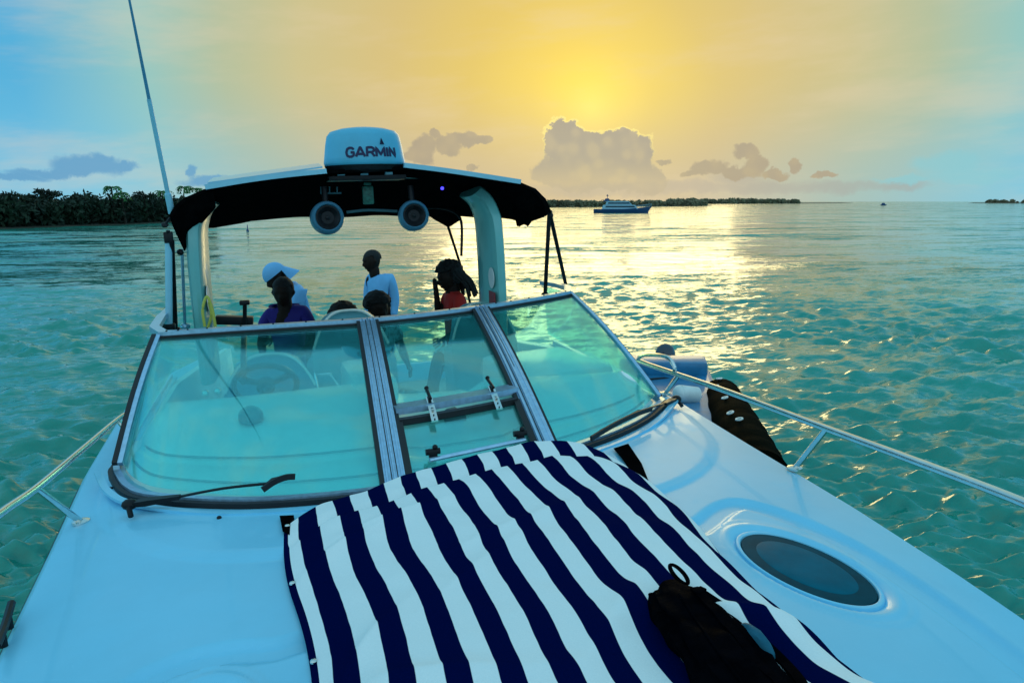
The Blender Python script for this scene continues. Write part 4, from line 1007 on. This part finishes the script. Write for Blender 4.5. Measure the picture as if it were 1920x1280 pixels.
def person(label, P, face, cloth, group=None, hair='short', cap=False, female=False, sleeves='long', leg_mat=None, top_mat=None, curlL=.35, skirt=False):
    """P: joint positions in boat coordinates"""
    base = Vector((P['pelvis'].x, P['pelvis'].y, min(P['ankL'].z, P['ankR'].z) - .07))
    T_ = thing('person', label, 'person', base)
    k = .92 if female else 1.0; sk = Sk()
    pel = sk.add(P['pelvis'], (.135 * k, .105 * k)); spn = P['neck'] - P['pelvis']
    wa = sk.add(P['pelvis'] + spn * .36, (.118 * k, .092 * k), pel); ch = sk.add(P['pelvis'] + spn * .72, (.132 * k, .098 * k), wa); cl = sk.add(P['pelvis'] + spn * .92, (.070 * k, .060 * k), ch)
    nk = sk.add(P['neck'] + (P['head'] - P['neck']) * .12, (.068, .068), cl)
    hd = P['head']; up = (hd - P['neck']).normalized(); F = Vector(face); F = (F - up * F.dot(up)).normalized(); Sd = up.cross(F)
    sk.add(hd - up * .02 - F * .005, (.060, .062), nk)
    for s_, q in ((1, 'L'), (-1, 'R')):
        sh = sk.add(P['sh' + q], (.048 * k, .046 * k), ch); el = sk.add(P['el' + q], (.040 * k, .040 * k), sh)
        fa = sk.add(P['el' + q].lerp(P['wr' + q], .35), (.038 * k, .036 * k), el); wr = sk.add(P['wr' + q], (.026, .022), fa)
        hand(sk, wr, P.get('hd' + q, P['wr' + q] - P['el' + q]), s_, F, curlL)
        hp = sk.add(P['pelvis'] + Sd_body(P) * s_ * .085 * k - Vector((0, 0, .05)), (.098 * k, .092 * k), pel)
        kn = sk.add(P['kn' + q], (.056 * k, .058 * k), hp); cf = sk.add(P['kn' + q].lerp(P['ank' + q], .32), (.052 * k, .054 * k), kn)
        an = sk.add(P['ank' + q], (.034, .038), cf); ft = Vector((F.x, F.y, 0)).normalized() if ('toe' + q) not in P else (P['toe' + q] - P['ank' + q])
        ft.z = 0; ft = ft.normalized(); sk.add(P['ank' + q] - ft * .035 - Vector((0, 0, .035)), (.030, .028), an)
        bl = sk.add(P['ank' + q] + ft * .11 - Vector((0, 0, .045)), (.040, .022), an); sk.add(P['ank' + q] + ft * .17 - Vector((0, 0, .052)), (.030, .016), bl)
    body = skin_mesh('body', sk.v, sk.e, sk.r, SKIN, T_)
    bm = bmesh.new(); bm.from_mesh(body.data); g0 = bmesh.ops.create_icosphere(bm, subdivisions=4, radius=1); B3 = Matrix((Sd, F, up)).transposed(); oo = ORG[T_]
    for v in g0['verts']:
        d = v.co.copy(); x_, y_2, z_ = d.x * .079, d.y * .100, d.z * .119
        if d.z < 0: x_ *= 1 - .30 * (-d.z) ** 1.3; y_2 = y_2 * (1 - .12 * -d.z) + .016 * (-d.z)       # jaw narrows and the chin comes forward
        if d.y > 0:
            y_2 += .030 * math.exp(-((d.x / .16) ** 2 + ((d.z + .12) / .17) ** 2)) * (1 - .4 * max(0, d.z))      # nose
            y_2 += .010 * math.exp(-((d.x / .32) ** 2 + ((d.z + .47) / .09) ** 2)) - .006 * math.exp(-((d.x / .3) ** 2 + ((d.z + .58) / .05) ** 2))      # lips
            y_2 += .008 * math.exp(-((abs(d.x) - .3) / .25) ** 2 - ((d.z - .28) / .10) ** 2) - .010 * math.exp(-((abs(d.x) - .36) / .16) ** 2 - ((d.z - .10) / .12) ** 2)   # brow, sockets
            y_2 += .010 * math.exp(-((d.x / .3) ** 2 + ((d.z + .85) / .14) ** 2))
        x_ += math.copysign(.022 * math.exp(-(((d.y + .05) / .16) ** 2 + ((d.z + .02) / .24) ** 2)), d.x) if abs(d.x) > .6 else 0     # ears
        v.co = hd + B3 @ Vector((x_, y_2, z_)) - oo
    bm.to_mesh(body.data); bm.free(); body.data.polygons.foreach_set('use_smooth', [True] * len(body.data.polygons))
    # eyes
    bm = NB()
    for s_ in (-1, 1): ball(bm, hd + F * .074 + Sd * s_ * .030 + up * .012, .0115, 2)
    # top
    g_ = .012; tk = Sk(); a0_ = tk.add(P['pelvis'] + Vector((0, 0, -.03)), (.150 * k, .120 * k)); a1_ = tk.add(P['pelvis'] + spn * .36, (.135 * k, .110 * k), a0_); a2_ = tk.add(P['pelvis'] + spn * .72, (.172 * k, .136 * k), a1_); a3_ = tk.add(P['pelvis'] + spn * .97, (.112 * k, .098 * k), a2_)
    for q in 'LR':
        s1_ = tk.add(P['sh' + q], (.078 * k, .076 * k), a2_)
        if sleeves == 'long':
            e_ = tk.add(P['el' + q], (.054 * k, .054 * k), s1_); tk.add(P['el' + q].lerp(P['wr' + q], .88), (.040 * k, .040 * k), e_)
        elif sleeves == 'short': tk.add(P['sh' + q].lerp(P['el' + q], .6), (.062 * k, .062 * k), s1_)
    skin_mesh('shirt' if sleeves != 'none' else 'top', tk.v, tk.e, tk.r, top_mat, T_)
    # trousers or skirt
    bk = Sk(); b0_ = bk.add(P['pelvis'] + Vector((0, 0, -.01)), (.146 * k, .118 * k))
    for s_, q in ((1, 'L'), (-1, 'R')):
        h_ = bk.add(P['pelvis'] + Sd_body(P) * s_ * .085 * k - Vector((0, 0, .06)), (.112 * k, .104 * k), b0_); kn_ = bk.add(P['pelvis'].lerp(P['kn' + q], .55) + Sd_body(P) * s_ * .05, (.098 * k, .09 * k), h_)
        if cloth == 'trousers': k2 = bk.add(P['kn' + q], (.078, .076), kn_); bk.add(P['kn' + q].lerp(P['ank' + q], .9), (.062, .062), k2)
        elif cloth == 'shorts': bk.add(P['kn' + q], (.082, .080), kn_)
    if skirt: pass
    skin_mesh('trousers' if cloth == 'trousers' else 'shorts', bk.v, bk.e, bk.r, leg_mat, T_)
    # hair
    if hair:
        bm = NB(); n0 = {'short': .03, 'afro': .10, 'locks': .14}[hair]; rr = {'short': (.086, .106, .097), 'afro': (.122, .128, .118), 'locks': (.112, .128, .120)}[hair]
        g0 = bmesh.ops.create_icosphere(bm, subdivisions=4, radius=1)
        B3 = Matrix((Sd, F, up)).transposed()
        for v in g0['verts']:
            d = v.co.copy(); kk = 1 + n0 * mnoise.noise(d * 6 + hd) + n0 * .5 * mnoise.noise(d * 15 + hd)
            if d.y > .25 and d.z < .35: kk *= .72         # keep the face clear
            if d.z < -.35 and hair != 'locks': kk *= .70
            v.co = hd + B3 @ Vector((d.x * rr[0] * kk, d.y * rr[1] * kk - .016, d.z * rr[2] * kk + (.030 if hair == 'short' else .034)))
        if hair == 'locks':
            for i in range(26):
                an = R(70 + i * 9 - 115 + 180 + 20); st_ = hd + B3 @ Vector((.095 * math.cos(an), .085 * math.sin(an) - .03, .03))
                en = st_ + B3 @ Vector((.035 * math.cos(an) + rng.normal() * .015, -.055 + rng.normal() * .02, -.19 - .06 * rng.random()))
                tube(bm, spline([st_, st_.lerp(en, .5) + B3 @ Vector((.02 * math.cos(an), -.02, 0)), en], 4), .011, 6)
        part('hair', bm, HAIR, T_)
    if cap:
        bm = NB(); B3 = Matrix((Sd, F, up)).transposed()
        def cp_(a, b): t = 2 * math.pi * a; ph = b * math.pi / 2; return hd + B3 @ Vector((.100 * math.cos(t) * math.cos(ph), .116 * math.sin(t) * math.cos(ph) - .010, .026 + .118 * math.sin(ph)))
        grid(bm, cp_, 28, 10); bmesh.ops.remove_doubles(bm, verts=bm.verts, dist=.001)
        def brim(a, b): t = R(-155 + 130 * a); r0 = 1 + .75 * b * math.sin(math.pi * a) ** .6; return hd + B3 @ Vector((.100 * math.cos(t) * (1 + .12 * b), .118 * math.sin(t) * r0 - .01, .034 - .12 * b))
        grid(bm, brim, 16, 5); bmesh.ops.recalc_face_normals(bm, faces=bm.faces); bmesh.ops.solidify(bm, geom=list(bm.faces), thickness=.004)
        part('cap', bm, CAPM, T_)
    return T_
def Sd_body(P):
    v = P['shL'] - P['shR']; v = Vector((v.x, v.y, 0)); return v.normalized() if v.length > .02 else Vector((0, 1, 0))
V3 = Vector
FL = -2.31
# standing man with light blue long-sleeved top, looking down to the left
y = 8.3; hdp = at(697, 490, y=y)
person('man standing upright in a pale blue long-sleeved top, looking down, arms at his sides',
       dict(head=hdp, neck=at(703, 513, y=y), shL=at(733, 520, y=y - .10) , shR=at(693, 519, y=y + .10), elL=at(741, 562, y=y - .08), elR=at(690, 560, y=y + .12),
            wrL=at(738, 598, y=y - .12), wrR=at(691, 592, y=y + .02), pelvis=at(714, 612, y=y), knL=V3((at(722, 690, y=y).x, y - .05, -1.86)), knR=V3((at(706, 690, y=y).x, y + .03, -1.86)),
            ankL=V3((at(724, 700, y=y).x, y - .04, FL + .08)), ankR=V3((at(704, 700, y=y).x, y + .06, FL + .08))), (-.85, -.35, -.25), 'shorts', hair='short', top_mat=BLUES, leg_mat=WPANTS)
# bending man with the cap worn backwards
y = 7.3
person('man in pale blue shirt and backward cap bending over the seated person in purple',
       dict(head=at(518, 520, y=y), neck=at(533, 537, y=y), shL=at(563, 550, y=y - .17), shR=at(555, 536, y=y + .16), elL=at(548, 600, y=y - .22), elR=at(530, 590, y=y + .16),
            wrL=at(520, 625, y=y - .2), wrR=at(512, 615, y=y + .12), pelvis=at(577, 612, y=y), knL=V3((at(564, 680, y=y).x, y - .12, -1.82)), knR=V3((at(560, 680, y=y).x, y + .12, -1.82)),
            ankL=V3((at(572, 690, y=y).x, y - .12, FL + .08)), ankR=V3((at(568, 690, y=y).x, y + .14, FL + .08))), (-.9, -.30, -.30), 'trousers', hair='short', cap=True, top_mat=BLUES, leg_mat=DPANTS)
# seated in purple
y = 6.35
def seated(px, py, y, face, label, top, legm, hair, sleeves='short', female=False, kf=-.42, hs=.0, **k):
    h = at(px, py, y=y); b = h.copy(); L = Vector((.19, 0, 0)) if abs(face[0]) < .7 else Vector((.05, -.18, 0))
    fh = Vector((face[0], face[1], 0)).normalized()
    pel = V3((b.x - fh.x * .05, y - fh.y * .05, h.z - .78)); kn = pel + fh * abs(kf) ; kn.z = pel.z + .02
    Sx = Vector((-fh.y, fh.x, 0))
    P = dict(head=h, neck=h + V3((0, 0, -.10)) - fh * .02, shL=h + V3((0, 0, -.155)) + Sx * -.150 - fh * .04, shR=h + V3((0, 0, -.155)) + Sx * .150 - fh * .04)
    for q, s_ in (('L', -1), ('R', 1)):
        P['el' + q] = P['sh' + q] + V3((0, 0, -.27)) + Sx * s_ * .07 + fh * .04; P['wr' + q] = P['el' + q] + fh * .22 + V3((0, 0, -.06)) - Sx * s_ * .08
        P['kn' + q] = kn + Sx * s_ * .12; P['ank' + q] = V3((P['kn' + q].x, P['kn' + q].y, max(FL + .08, P['kn' + q].z - .44)))
    P['pelvis'] = pel
    return person(label, P, (face[0], face[1], face[2] if len(face) > 2 else -.1), 'shorts', hair=hair, sleeves=sleeves, top_mat=top, leg_mat=legm, female=female, **k)
seated(531, 548, 6.35, (-.25, -.95, -.3), 'seated person in dark purple sleeveless top before the man in the cap', PURPLE, DPANTS, 'short', 'short')
seated(645, 600, 5.95, (.15, -1), 'seated person with only dark curly hair showing over the pale seat back', DPANTS, DPANTS, 'afro', 'short')
seated(709, 578, 6.35, (.35, -.9, -.2), 'seated person with short dark hair and printed shirt in front of the standing man', PRINT, PRINT, 'afro', 'short')
# woman in red, hand raised to her face
y = 6.2
W_ = person('woman in a red top with thick dark locks raising one hand to her face', dict(head=at(842, 520, y=y), neck=at(849, 541, y=y), shL=at(864, 558, y=y - .15), shR=at(841, 556, y=y + .15),
            elL=at(858, 622, y=y - .2), elR=at(822, 588, y=y + .1), wrL=at(838, 632, y=y - .25), wrR=at(819, 556, y=y + .06), hdR=Vector((-.10, -.1, 1)), pelvis=at(857, 660, y=y),
            knL=at(822, 668, y=y - .45), knR=at(826, 668, y=y - .25), ankL=at(804, 742, y=y - .62), ankR=at(812, 736, y=y - .4), toeL=at(780, 756, y=y - .75), toeR=at(792, 748, y=y - .5)),
       (-.96, -.25, -.08), 'shorts', hair='locks', female=True, sleeves='short', top_mat=REDS, leg_mat=PRINT, curlL=.15)

# ================================================================ TENDER ALONGSIDE
TD = thing('inflatable_tender', 'blue grey tender with a fat black side tube and an outboard, lying beside the cruiser', 'dinghy', (3.6, 6.5, -2.75))
bm = NB(); TP = spline([at(1349, 738, y=7.9), at(1356, 756, y=7.2), at(1378, 798, y=6.2), at(1404, 850, y=5.4), at(1425, 895, y=4.9)], 10)
n = len(TP); sweep(bm, TP, circ(.235, 24), scale=[.35 + .65 * min(1, i / 5) ** .5 if i < 5 else 1.0 + .025 * math.sin(i * 1.3) for i in range(n)], up=Vector((0, .0, 1)))
part('side_tube', bm, TUBEM, TD)
for k_, off in ((7, .05), (12, -.02), (18, .02), (24, -.01), (27, .05)):
    ctr = TP[k_]; tg = (TP[k_ + 1] - TP[k_ - 1]).normalized(); toc = (Vector((CX, 0, .6)) - ctr); toc = (toc - tg * toc.dot(tg)).normalized()
    toc = (toc + toc.cross(tg) * off * 3).normalized(); c = ctr + toc * .243; sd_ = toc.cross(tg).normalized()
    bm = NB(); sweep(bm, [c + (tg * math.cos(t) + sd_ * math.sin(t)) * .030 + toc * .012 for t in np.linspace(0, 6.283, 17)[:-1]], circ(.009, 6), up=toc, closed=True); part('lashing_ring', bm, GREYW, TD)
    bm = NB(); ball(bm, c + tg * -.045, (.018, .012, .014), 2, .4); part('ring_patch', bm, GREYW, TD)
bm = NB(); hp = [(at(1215, 706, y=8.6)), (at(1330, 712, y=8.3))]
box(bm, (3.42, 7.05, -2.47), (1.0, 3.2, .36), Matrix.Rotation(R(-27), 3, 'Z'), .08); box(bm, (3.95, 8.35, -2.22), (1.1, .45, .20), Matrix.Rotation(R(-27), 3, 'Z'), .05); part('tender_hull', bm, TENDH, TD)
bm = NB(); c = at(1290, 690, y=8.6); box(bm, c + Vector((-.22, -.1, -.10)), (.80, .4, .14), Matrix.Rotation(R(-27), 3, 'Z'), .05); part('tender_seat', bm, TENDH, TD)
bm = NB(); tube(bm, [at(1274, 738, y=7.0), at(1306, 742, y=7.0)], .10, 20); ball(bm, at(1274, 738, y=7.0), (.07, .10, .10), 2); part('fuel_tank', bm, GREYW, TD)
bm = NB(); c = at(1247, 680, y=9.0); lathe(bm, [(.12, -.35), (.135, -.05), (.142, .06), (.135, .15), (.11, .225), (.06, .262), (.004, .275)], c, 28); OB = part('outboard_motor', bm, COWL, TD)
bm = NB(); box(bm, c + Vector((0, 0, -.6)), (.12, .18, .6), bev=.03); part('outboard_leg', bm, BLACK, OB)
bm = NB(); tube(bm, [at(1208, 712, y=8.0), at(1245, 709, y=8.0), at(1262, 711, y=8.0)], .016, 8); tube(bm, [at(1262, 711, y=7.6), at(1247, 738, y=7.3)], .016, 8); part('tender_rail', bm, BLACK, TD)

# ================================================================ SHORES, FAR CRAFT
def land(name, ring, h, m_):
    bm = NB(); top = []; bot = []
    for p_ in ring: bot.append(bm.verts.new((p_[0], p_[1], -1))); top.append(bm.verts.new((p_[0], p_[1], .05)))
    n = len(ring)
    for i in range(n): bm.faces.new((bot[i], bot[(i + 1) % n], top[(i + 1) % n], top[i]))
    c = Vector((sum(p_[0] for p_ in ring) / n, sum(p_[1] for p_ in ring) / n, h)); k = [bm.verts.new((c.x + (p_[0] - c.x) * .85, c.y + (p_[1] - c.y) * .85, h)) for p_ in ring]
    for i in range(n): bm.faces.new((top[i], top[(i + 1) % n], k[(i + 1) % n], k[i]))
    bm.faces.new(k); bmesh.ops.recalc_face_normals(bm, faces=bm.faces)
    return solo(name, bm, m_, None, None, frame=IM, kind='structure')
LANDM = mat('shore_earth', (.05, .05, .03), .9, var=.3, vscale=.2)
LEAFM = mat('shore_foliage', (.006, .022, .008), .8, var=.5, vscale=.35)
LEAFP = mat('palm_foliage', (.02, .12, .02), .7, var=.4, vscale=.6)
LEAFF = mat('hazed_foliage', (.22, .19, .11), .85, var=.4, vscale=.05)  # distance haze is put into this lightened leaf colour
BARK = mat('bark', (.03, .022, .015), .9)
def ring_of(near, depth):
    a = [wat(px, d) for px, d in near]; b = [wat(px, d + depth) for px, d in reversed(near)]
    return [(v.x, v.y) for v in a + b]
land('near_shore', ring_of([(-900, 78), (-500, 84), (-200, 88), (0, 92), (120, 96), (240, 103), (330, 110), (395, 126), (405, 160)], 60), .35, LANDM)
def leaf_cloud(bm, c, rx, rz, n, s):
    for _ in range(n):
        u = rng.normal(size=3); u /= np.linalg.norm(u); rr = rng.random() ** .45
        p_ = Vector(c) + Vector((u[0] * rx * rr, u[1] * rx * rr, u[2] * rz * rr))
        a = Vector(rng.normal(size=3)).normalized() * s * (.6 + .8 * rng.random()); b = a.cross(Vector(rng.normal(size=3))).normalized() * s * .5
        bm.faces.new([bm.verts.new(p_ - a), bm.verts.new(p_ + b), bm.verts.new(p_ + a), bm.verts.new(p_ - b)])
def belt(pts, name, h0, h1, m_, count, leaf, label, depth=16):
    bm = NB()
    for i in range(count):
        t = rng.random() * (len(pts) - 1); k = int(t); px = pts[k][0] + (pts[k + 1][0] - pts[k][0]) * (t - k); d = pts[k][1] + (pts[k + 1][1] - pts[k][1]) * (t - k) + 1 + depth * rng.random() ** 1.5
        hh = (h0 + (h1 - h0) * rng.random()) * (1 + .22 * mnoise.noise(Vector((px * .022, d * .01, 1))));  r_ = hh * (.38 + .2 * rng.random()); p_ = wat(px, d)
        leaf_cloud(bm, (p_.x, p_.y, hh - r_ * .55), r_, r_ * .62, int(36 + 30 * rng.random()), leaf)
        leaf_cloud(bm, (p_.x, p_.y, hh * .38), r_ * 1.1, hh * .42, 44, leaf * 1.25)
    return solo(name, bm, m_, label, 'wood', frame=IM, kind='stuff', smooth=False)
NEAR = [(-700, 82), (-300, 88), (0, 93), (120, 97), (240, 104), (330, 111), (392, 126)]
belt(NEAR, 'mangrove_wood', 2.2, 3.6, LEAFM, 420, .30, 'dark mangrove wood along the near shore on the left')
def tree(px, d, h, kind, label):
    b = wat(px, d); t_ = thing('palm_tree' if kind == 'palm' else 'shore_tree', label, 'tree', (b.x, b.y, .2), IM, 'trees rising over the left shore')
    bm = NB(); lean = Vector((rng.normal() * .25, 0, 0)); top = Vector((b.x, b.y, h)) + lean
    tube(bm, [Vector((b.x, b.y, 0)), Vector((b.x, b.y, h * .5)) + lean * .3, top], .13, 7, 4, scale=[1.3 - .8 * i / 8 for i in range(9)]); part('trunk', bm, BARK, t_)
    bm = NB()
    if kind == 'palm':
        for i in range(24):
            a = i * 2.4 + rng.random(); L_ = .9 + .5 * rng.random(); dr_ = .3 + .9 * rng.random(); pts = [top + Vector((math.cos(a) * L_ * q, math.sin(a) * L_ * q, .45 * math.sin(q * 2.2) - dr_ * q * q)) for q in np.linspace(0, 1, 7)]
            for p0, p1 in zip(pts, pts[1:]):
                dd = (p1 - p0); sd_ = dd.cross(Vector((0, 0, 1))).normalized() * .24
                for s_ in (-1, 1): bm.faces.new([bm.verts.new(p0), bm.verts.new(p1), bm.verts.new(p1 + sd_ * s_ * 1.0 - Vector((0, 0, .12)))])
    else:
        for _ in range(7): leaf_cloud(bm, (top.x + rng.normal() * .55, top.y + rng.normal() * .5, h - .3 - .9 * rng.random()), .62, .42, 60, .20)
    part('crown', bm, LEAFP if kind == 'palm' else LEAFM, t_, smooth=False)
for (px, h, kind, lb) in ((14, 3.9, 'tree', 'bushy dark tree at the left edge of the photo over the shore wood'), (98, 4.2, 'tree', 'dark round tree standing over the shore wood left of the tall leaning palm'), (60, 3.7, 'tree', 'low dark tree between the left edge and the round tree'),
                          (213, 4.3, 'palm', 'tall palm with ragged crown, highest over the middle of the left wood'), (232, 3.6, 'palm', 'shorter palm just right of the tall ragged palm'), (150, 3.8, 'tree', 'small tree top between the round tree and the ragged palm'),
                          (303, 3.9, 'palm', 'palm showing just behind the antenna on the left shore'), (342, 4.6, 'palm', 'bright green palm right of the antenna, tallest on the shore'), (368, 4.4, 'palm', 'bright green palm next to the canopy corner'), (275, 4.0, 'tree', 'green tree top left of the antenna')):
    tree(px, 100 + max(0, px - 240) * .12 + 3, h, kind, lb)
FAR1 = [(1000, 360), (1040, 370), (1160, 400), (1300, 470), (1322, 500)]
land('far_shore', ring_of([(960, 350)] + FAR1 + [(1335, 540)], 80), .4, LANDM)
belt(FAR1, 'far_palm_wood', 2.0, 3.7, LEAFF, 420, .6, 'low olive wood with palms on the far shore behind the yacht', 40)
FAR2 = [(1250, 900), (1340, 950), (1420, 1050), (1500, 1150)]
land('distant_shore', ring_of([(1230, 880)] + FAR2 + [(1600, 1500)], 120), 1.0, LANDM)
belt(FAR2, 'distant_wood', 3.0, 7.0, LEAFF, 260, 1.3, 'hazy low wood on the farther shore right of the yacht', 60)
land('island', ring_of([(1815, 1500), (1850, 1400), (1900, 1300), (2100, 1250)], 150), 1.0, LANDM)
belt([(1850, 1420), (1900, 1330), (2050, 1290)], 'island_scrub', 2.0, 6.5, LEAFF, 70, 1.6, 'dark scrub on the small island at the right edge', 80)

# yacht
YH = mat('yacht_hull', (.02, .06, .16), .4); YW_ = mat('yacht_white', (.30, .50, .62), .4); YD = mat('yacht_glass', (.01, .03, .05), .2)
yo = wat(1168, 186); ydir = (wat(1222, 186) - wat(1113, 186)); YL = ydir.length; ydir.normalize(); yn = Vector((-ydir.y, ydir.x, 0))
YT = thing('anchored_yacht', 'dark blue three-decked motor yacht anchored before the far shore', 'yacht', yo, IM)
def yb_(bm, x0, x1, z0, z1, wd, rake0=0, rake1=0):
    V = []
    for z, r0, r1 in ((z0, 0, 0), (z1, rake0, rake1)):
        for s_ in (-1, 1):
            for x in ((x0 + r0, x1 + r1) if s_ < 0 else (x1 + r1, x0 + r0)): V.append(bm.verts.new(yo + ydir * (x * YL) + yn * (s_ * wd) + Vector((0, 0, z))))
    for q in ((3, 2, 1, 0), (4, 5, 6, 7), (0, 1, 5, 4), (1, 2, 6, 5), (2, 3, 7, 6), (3, 0, 4, 7)): bm.faces.new([V[i] for i in q])
bm = NB(); sec = []
for t in np.linspace(-.5, .5, 15):
    wd = 1.9 * (1 - max(0, (t - .05) / .45) ** 2.2); sh = .95 + .85 * max(0, t) ** 1.3 * 2; rk = max(0, t - .40) * .0
    sec.append([bm.verts.new(yo + ydir * ((t * (1 if t < .4 else 1) - (.06 * (t > .45) if z < .5 else 0)) * YL) + yn * (s_ * wd * k_) + Vector((0, 0, z))) for s_, k_, z in ((-1, 1, sh), (-1, .92, .3), (-1, .7, -.3), (1, .7, -.3), (1, .92, .3), (1, 1, sh))])
for a, b in zip(sec, sec[1:]):
    for i in range(6): bm.faces.new((a[i], a[(i + 1) % 6], b[(i + 1) % 6], b[i]))
bm.faces.new(sec[0][::-1]); bmesh.ops.recalc_face_normals(bm, faces=bm.faces); part('hull', bm, YH, YT)
bm = NB(); yb_(bm, -.36, .26, .95, 1.95, 1.6, .02, -.05); yb_(bm, -.30, .16, 2.0, 2.75, 1.4, .02, -.06); yb_(bm, -.28, .10, 2.78, 2.86, 1.45); part('superstructure', bm, YW_, YT)
bm = NB(); yb_(bm, -.30, .22, 1.35, 1.72, 1.63, .01, -.03); part('window_band', bm, YD, YT)
bm = NB(); yb_(bm, -.26, .13, 2.2, 2.55, 1.43, .01, -.03); part('window_band', bm, YD, YT)
bm = NB(); yb_(bm, -.34, -.24, 2.75, 3.5, .5, .04, .0); tube(bm, [yo + ydir * (-.27 * YL) + Vector((0, 0, 3.4)), yo + ydir * (-.27 * YL) + Vector((0, 0, 4.5))], .07, 6); ball(bm, yo + ydir * (-.27 * YL) + Vector((.0, 0, 4.2)), (.3, .3, .18), 1); part('mast', bm, YH, YT)
bm = NB()
for i in range(14):
    a = yo + ydir * ((.20 + .022 * i) * YL) + yn * -1.0; z = 1.3 + .07 * i * .5; tube(bm, [a + Vector((0, 0, z - .2)), a + Vector((0, 0, z + .45))], .03, 4)
tube(bm, [yo + ydir * (.2 * YL) + yn * -1.0 + Vector((0, 0, 1.7)), yo + ydir * (.49 * YL) + yn * -1.0 + Vector((0, 0, 2.2))], .03, 4); part('guard_rail', bm, YW_, YT)
# small far boat
so_ = wat(1657, 620); SB = thing('small_boat', 'tiny dark boat alone on the horizon right of the yacht', 'boat', so_, IM)
bm = NB(); ball(bm, so_ + Vector((0, 0, .35)), (2.9, 1.0, .6), 2); part('hull', bm, YH, SB)
bm = NB(); box(bm, so_ + Vector((-.3, 0, 1.2)), (2.0, 1.2, 1.1), bev=.1); tube(bm, [so_ + Vector((-.3, 0, 1.5)), so_ + Vector((-.3, 0, 2.4))], .08, 5); part('wheelhouse', bm, YH, SB)
# marker buoy
bo = wat(461, 75); BU = solo('marker_buoy', lathe(NB(), [(.10, -.2), (.13, .0), (.12, .12), (.05, .22), (.035, .55), (.06, .56), (.004, .62)], bo, 12), YH, 'small dark marker buoy floating on the left water inside the arch', 'buoy', bo, IM)
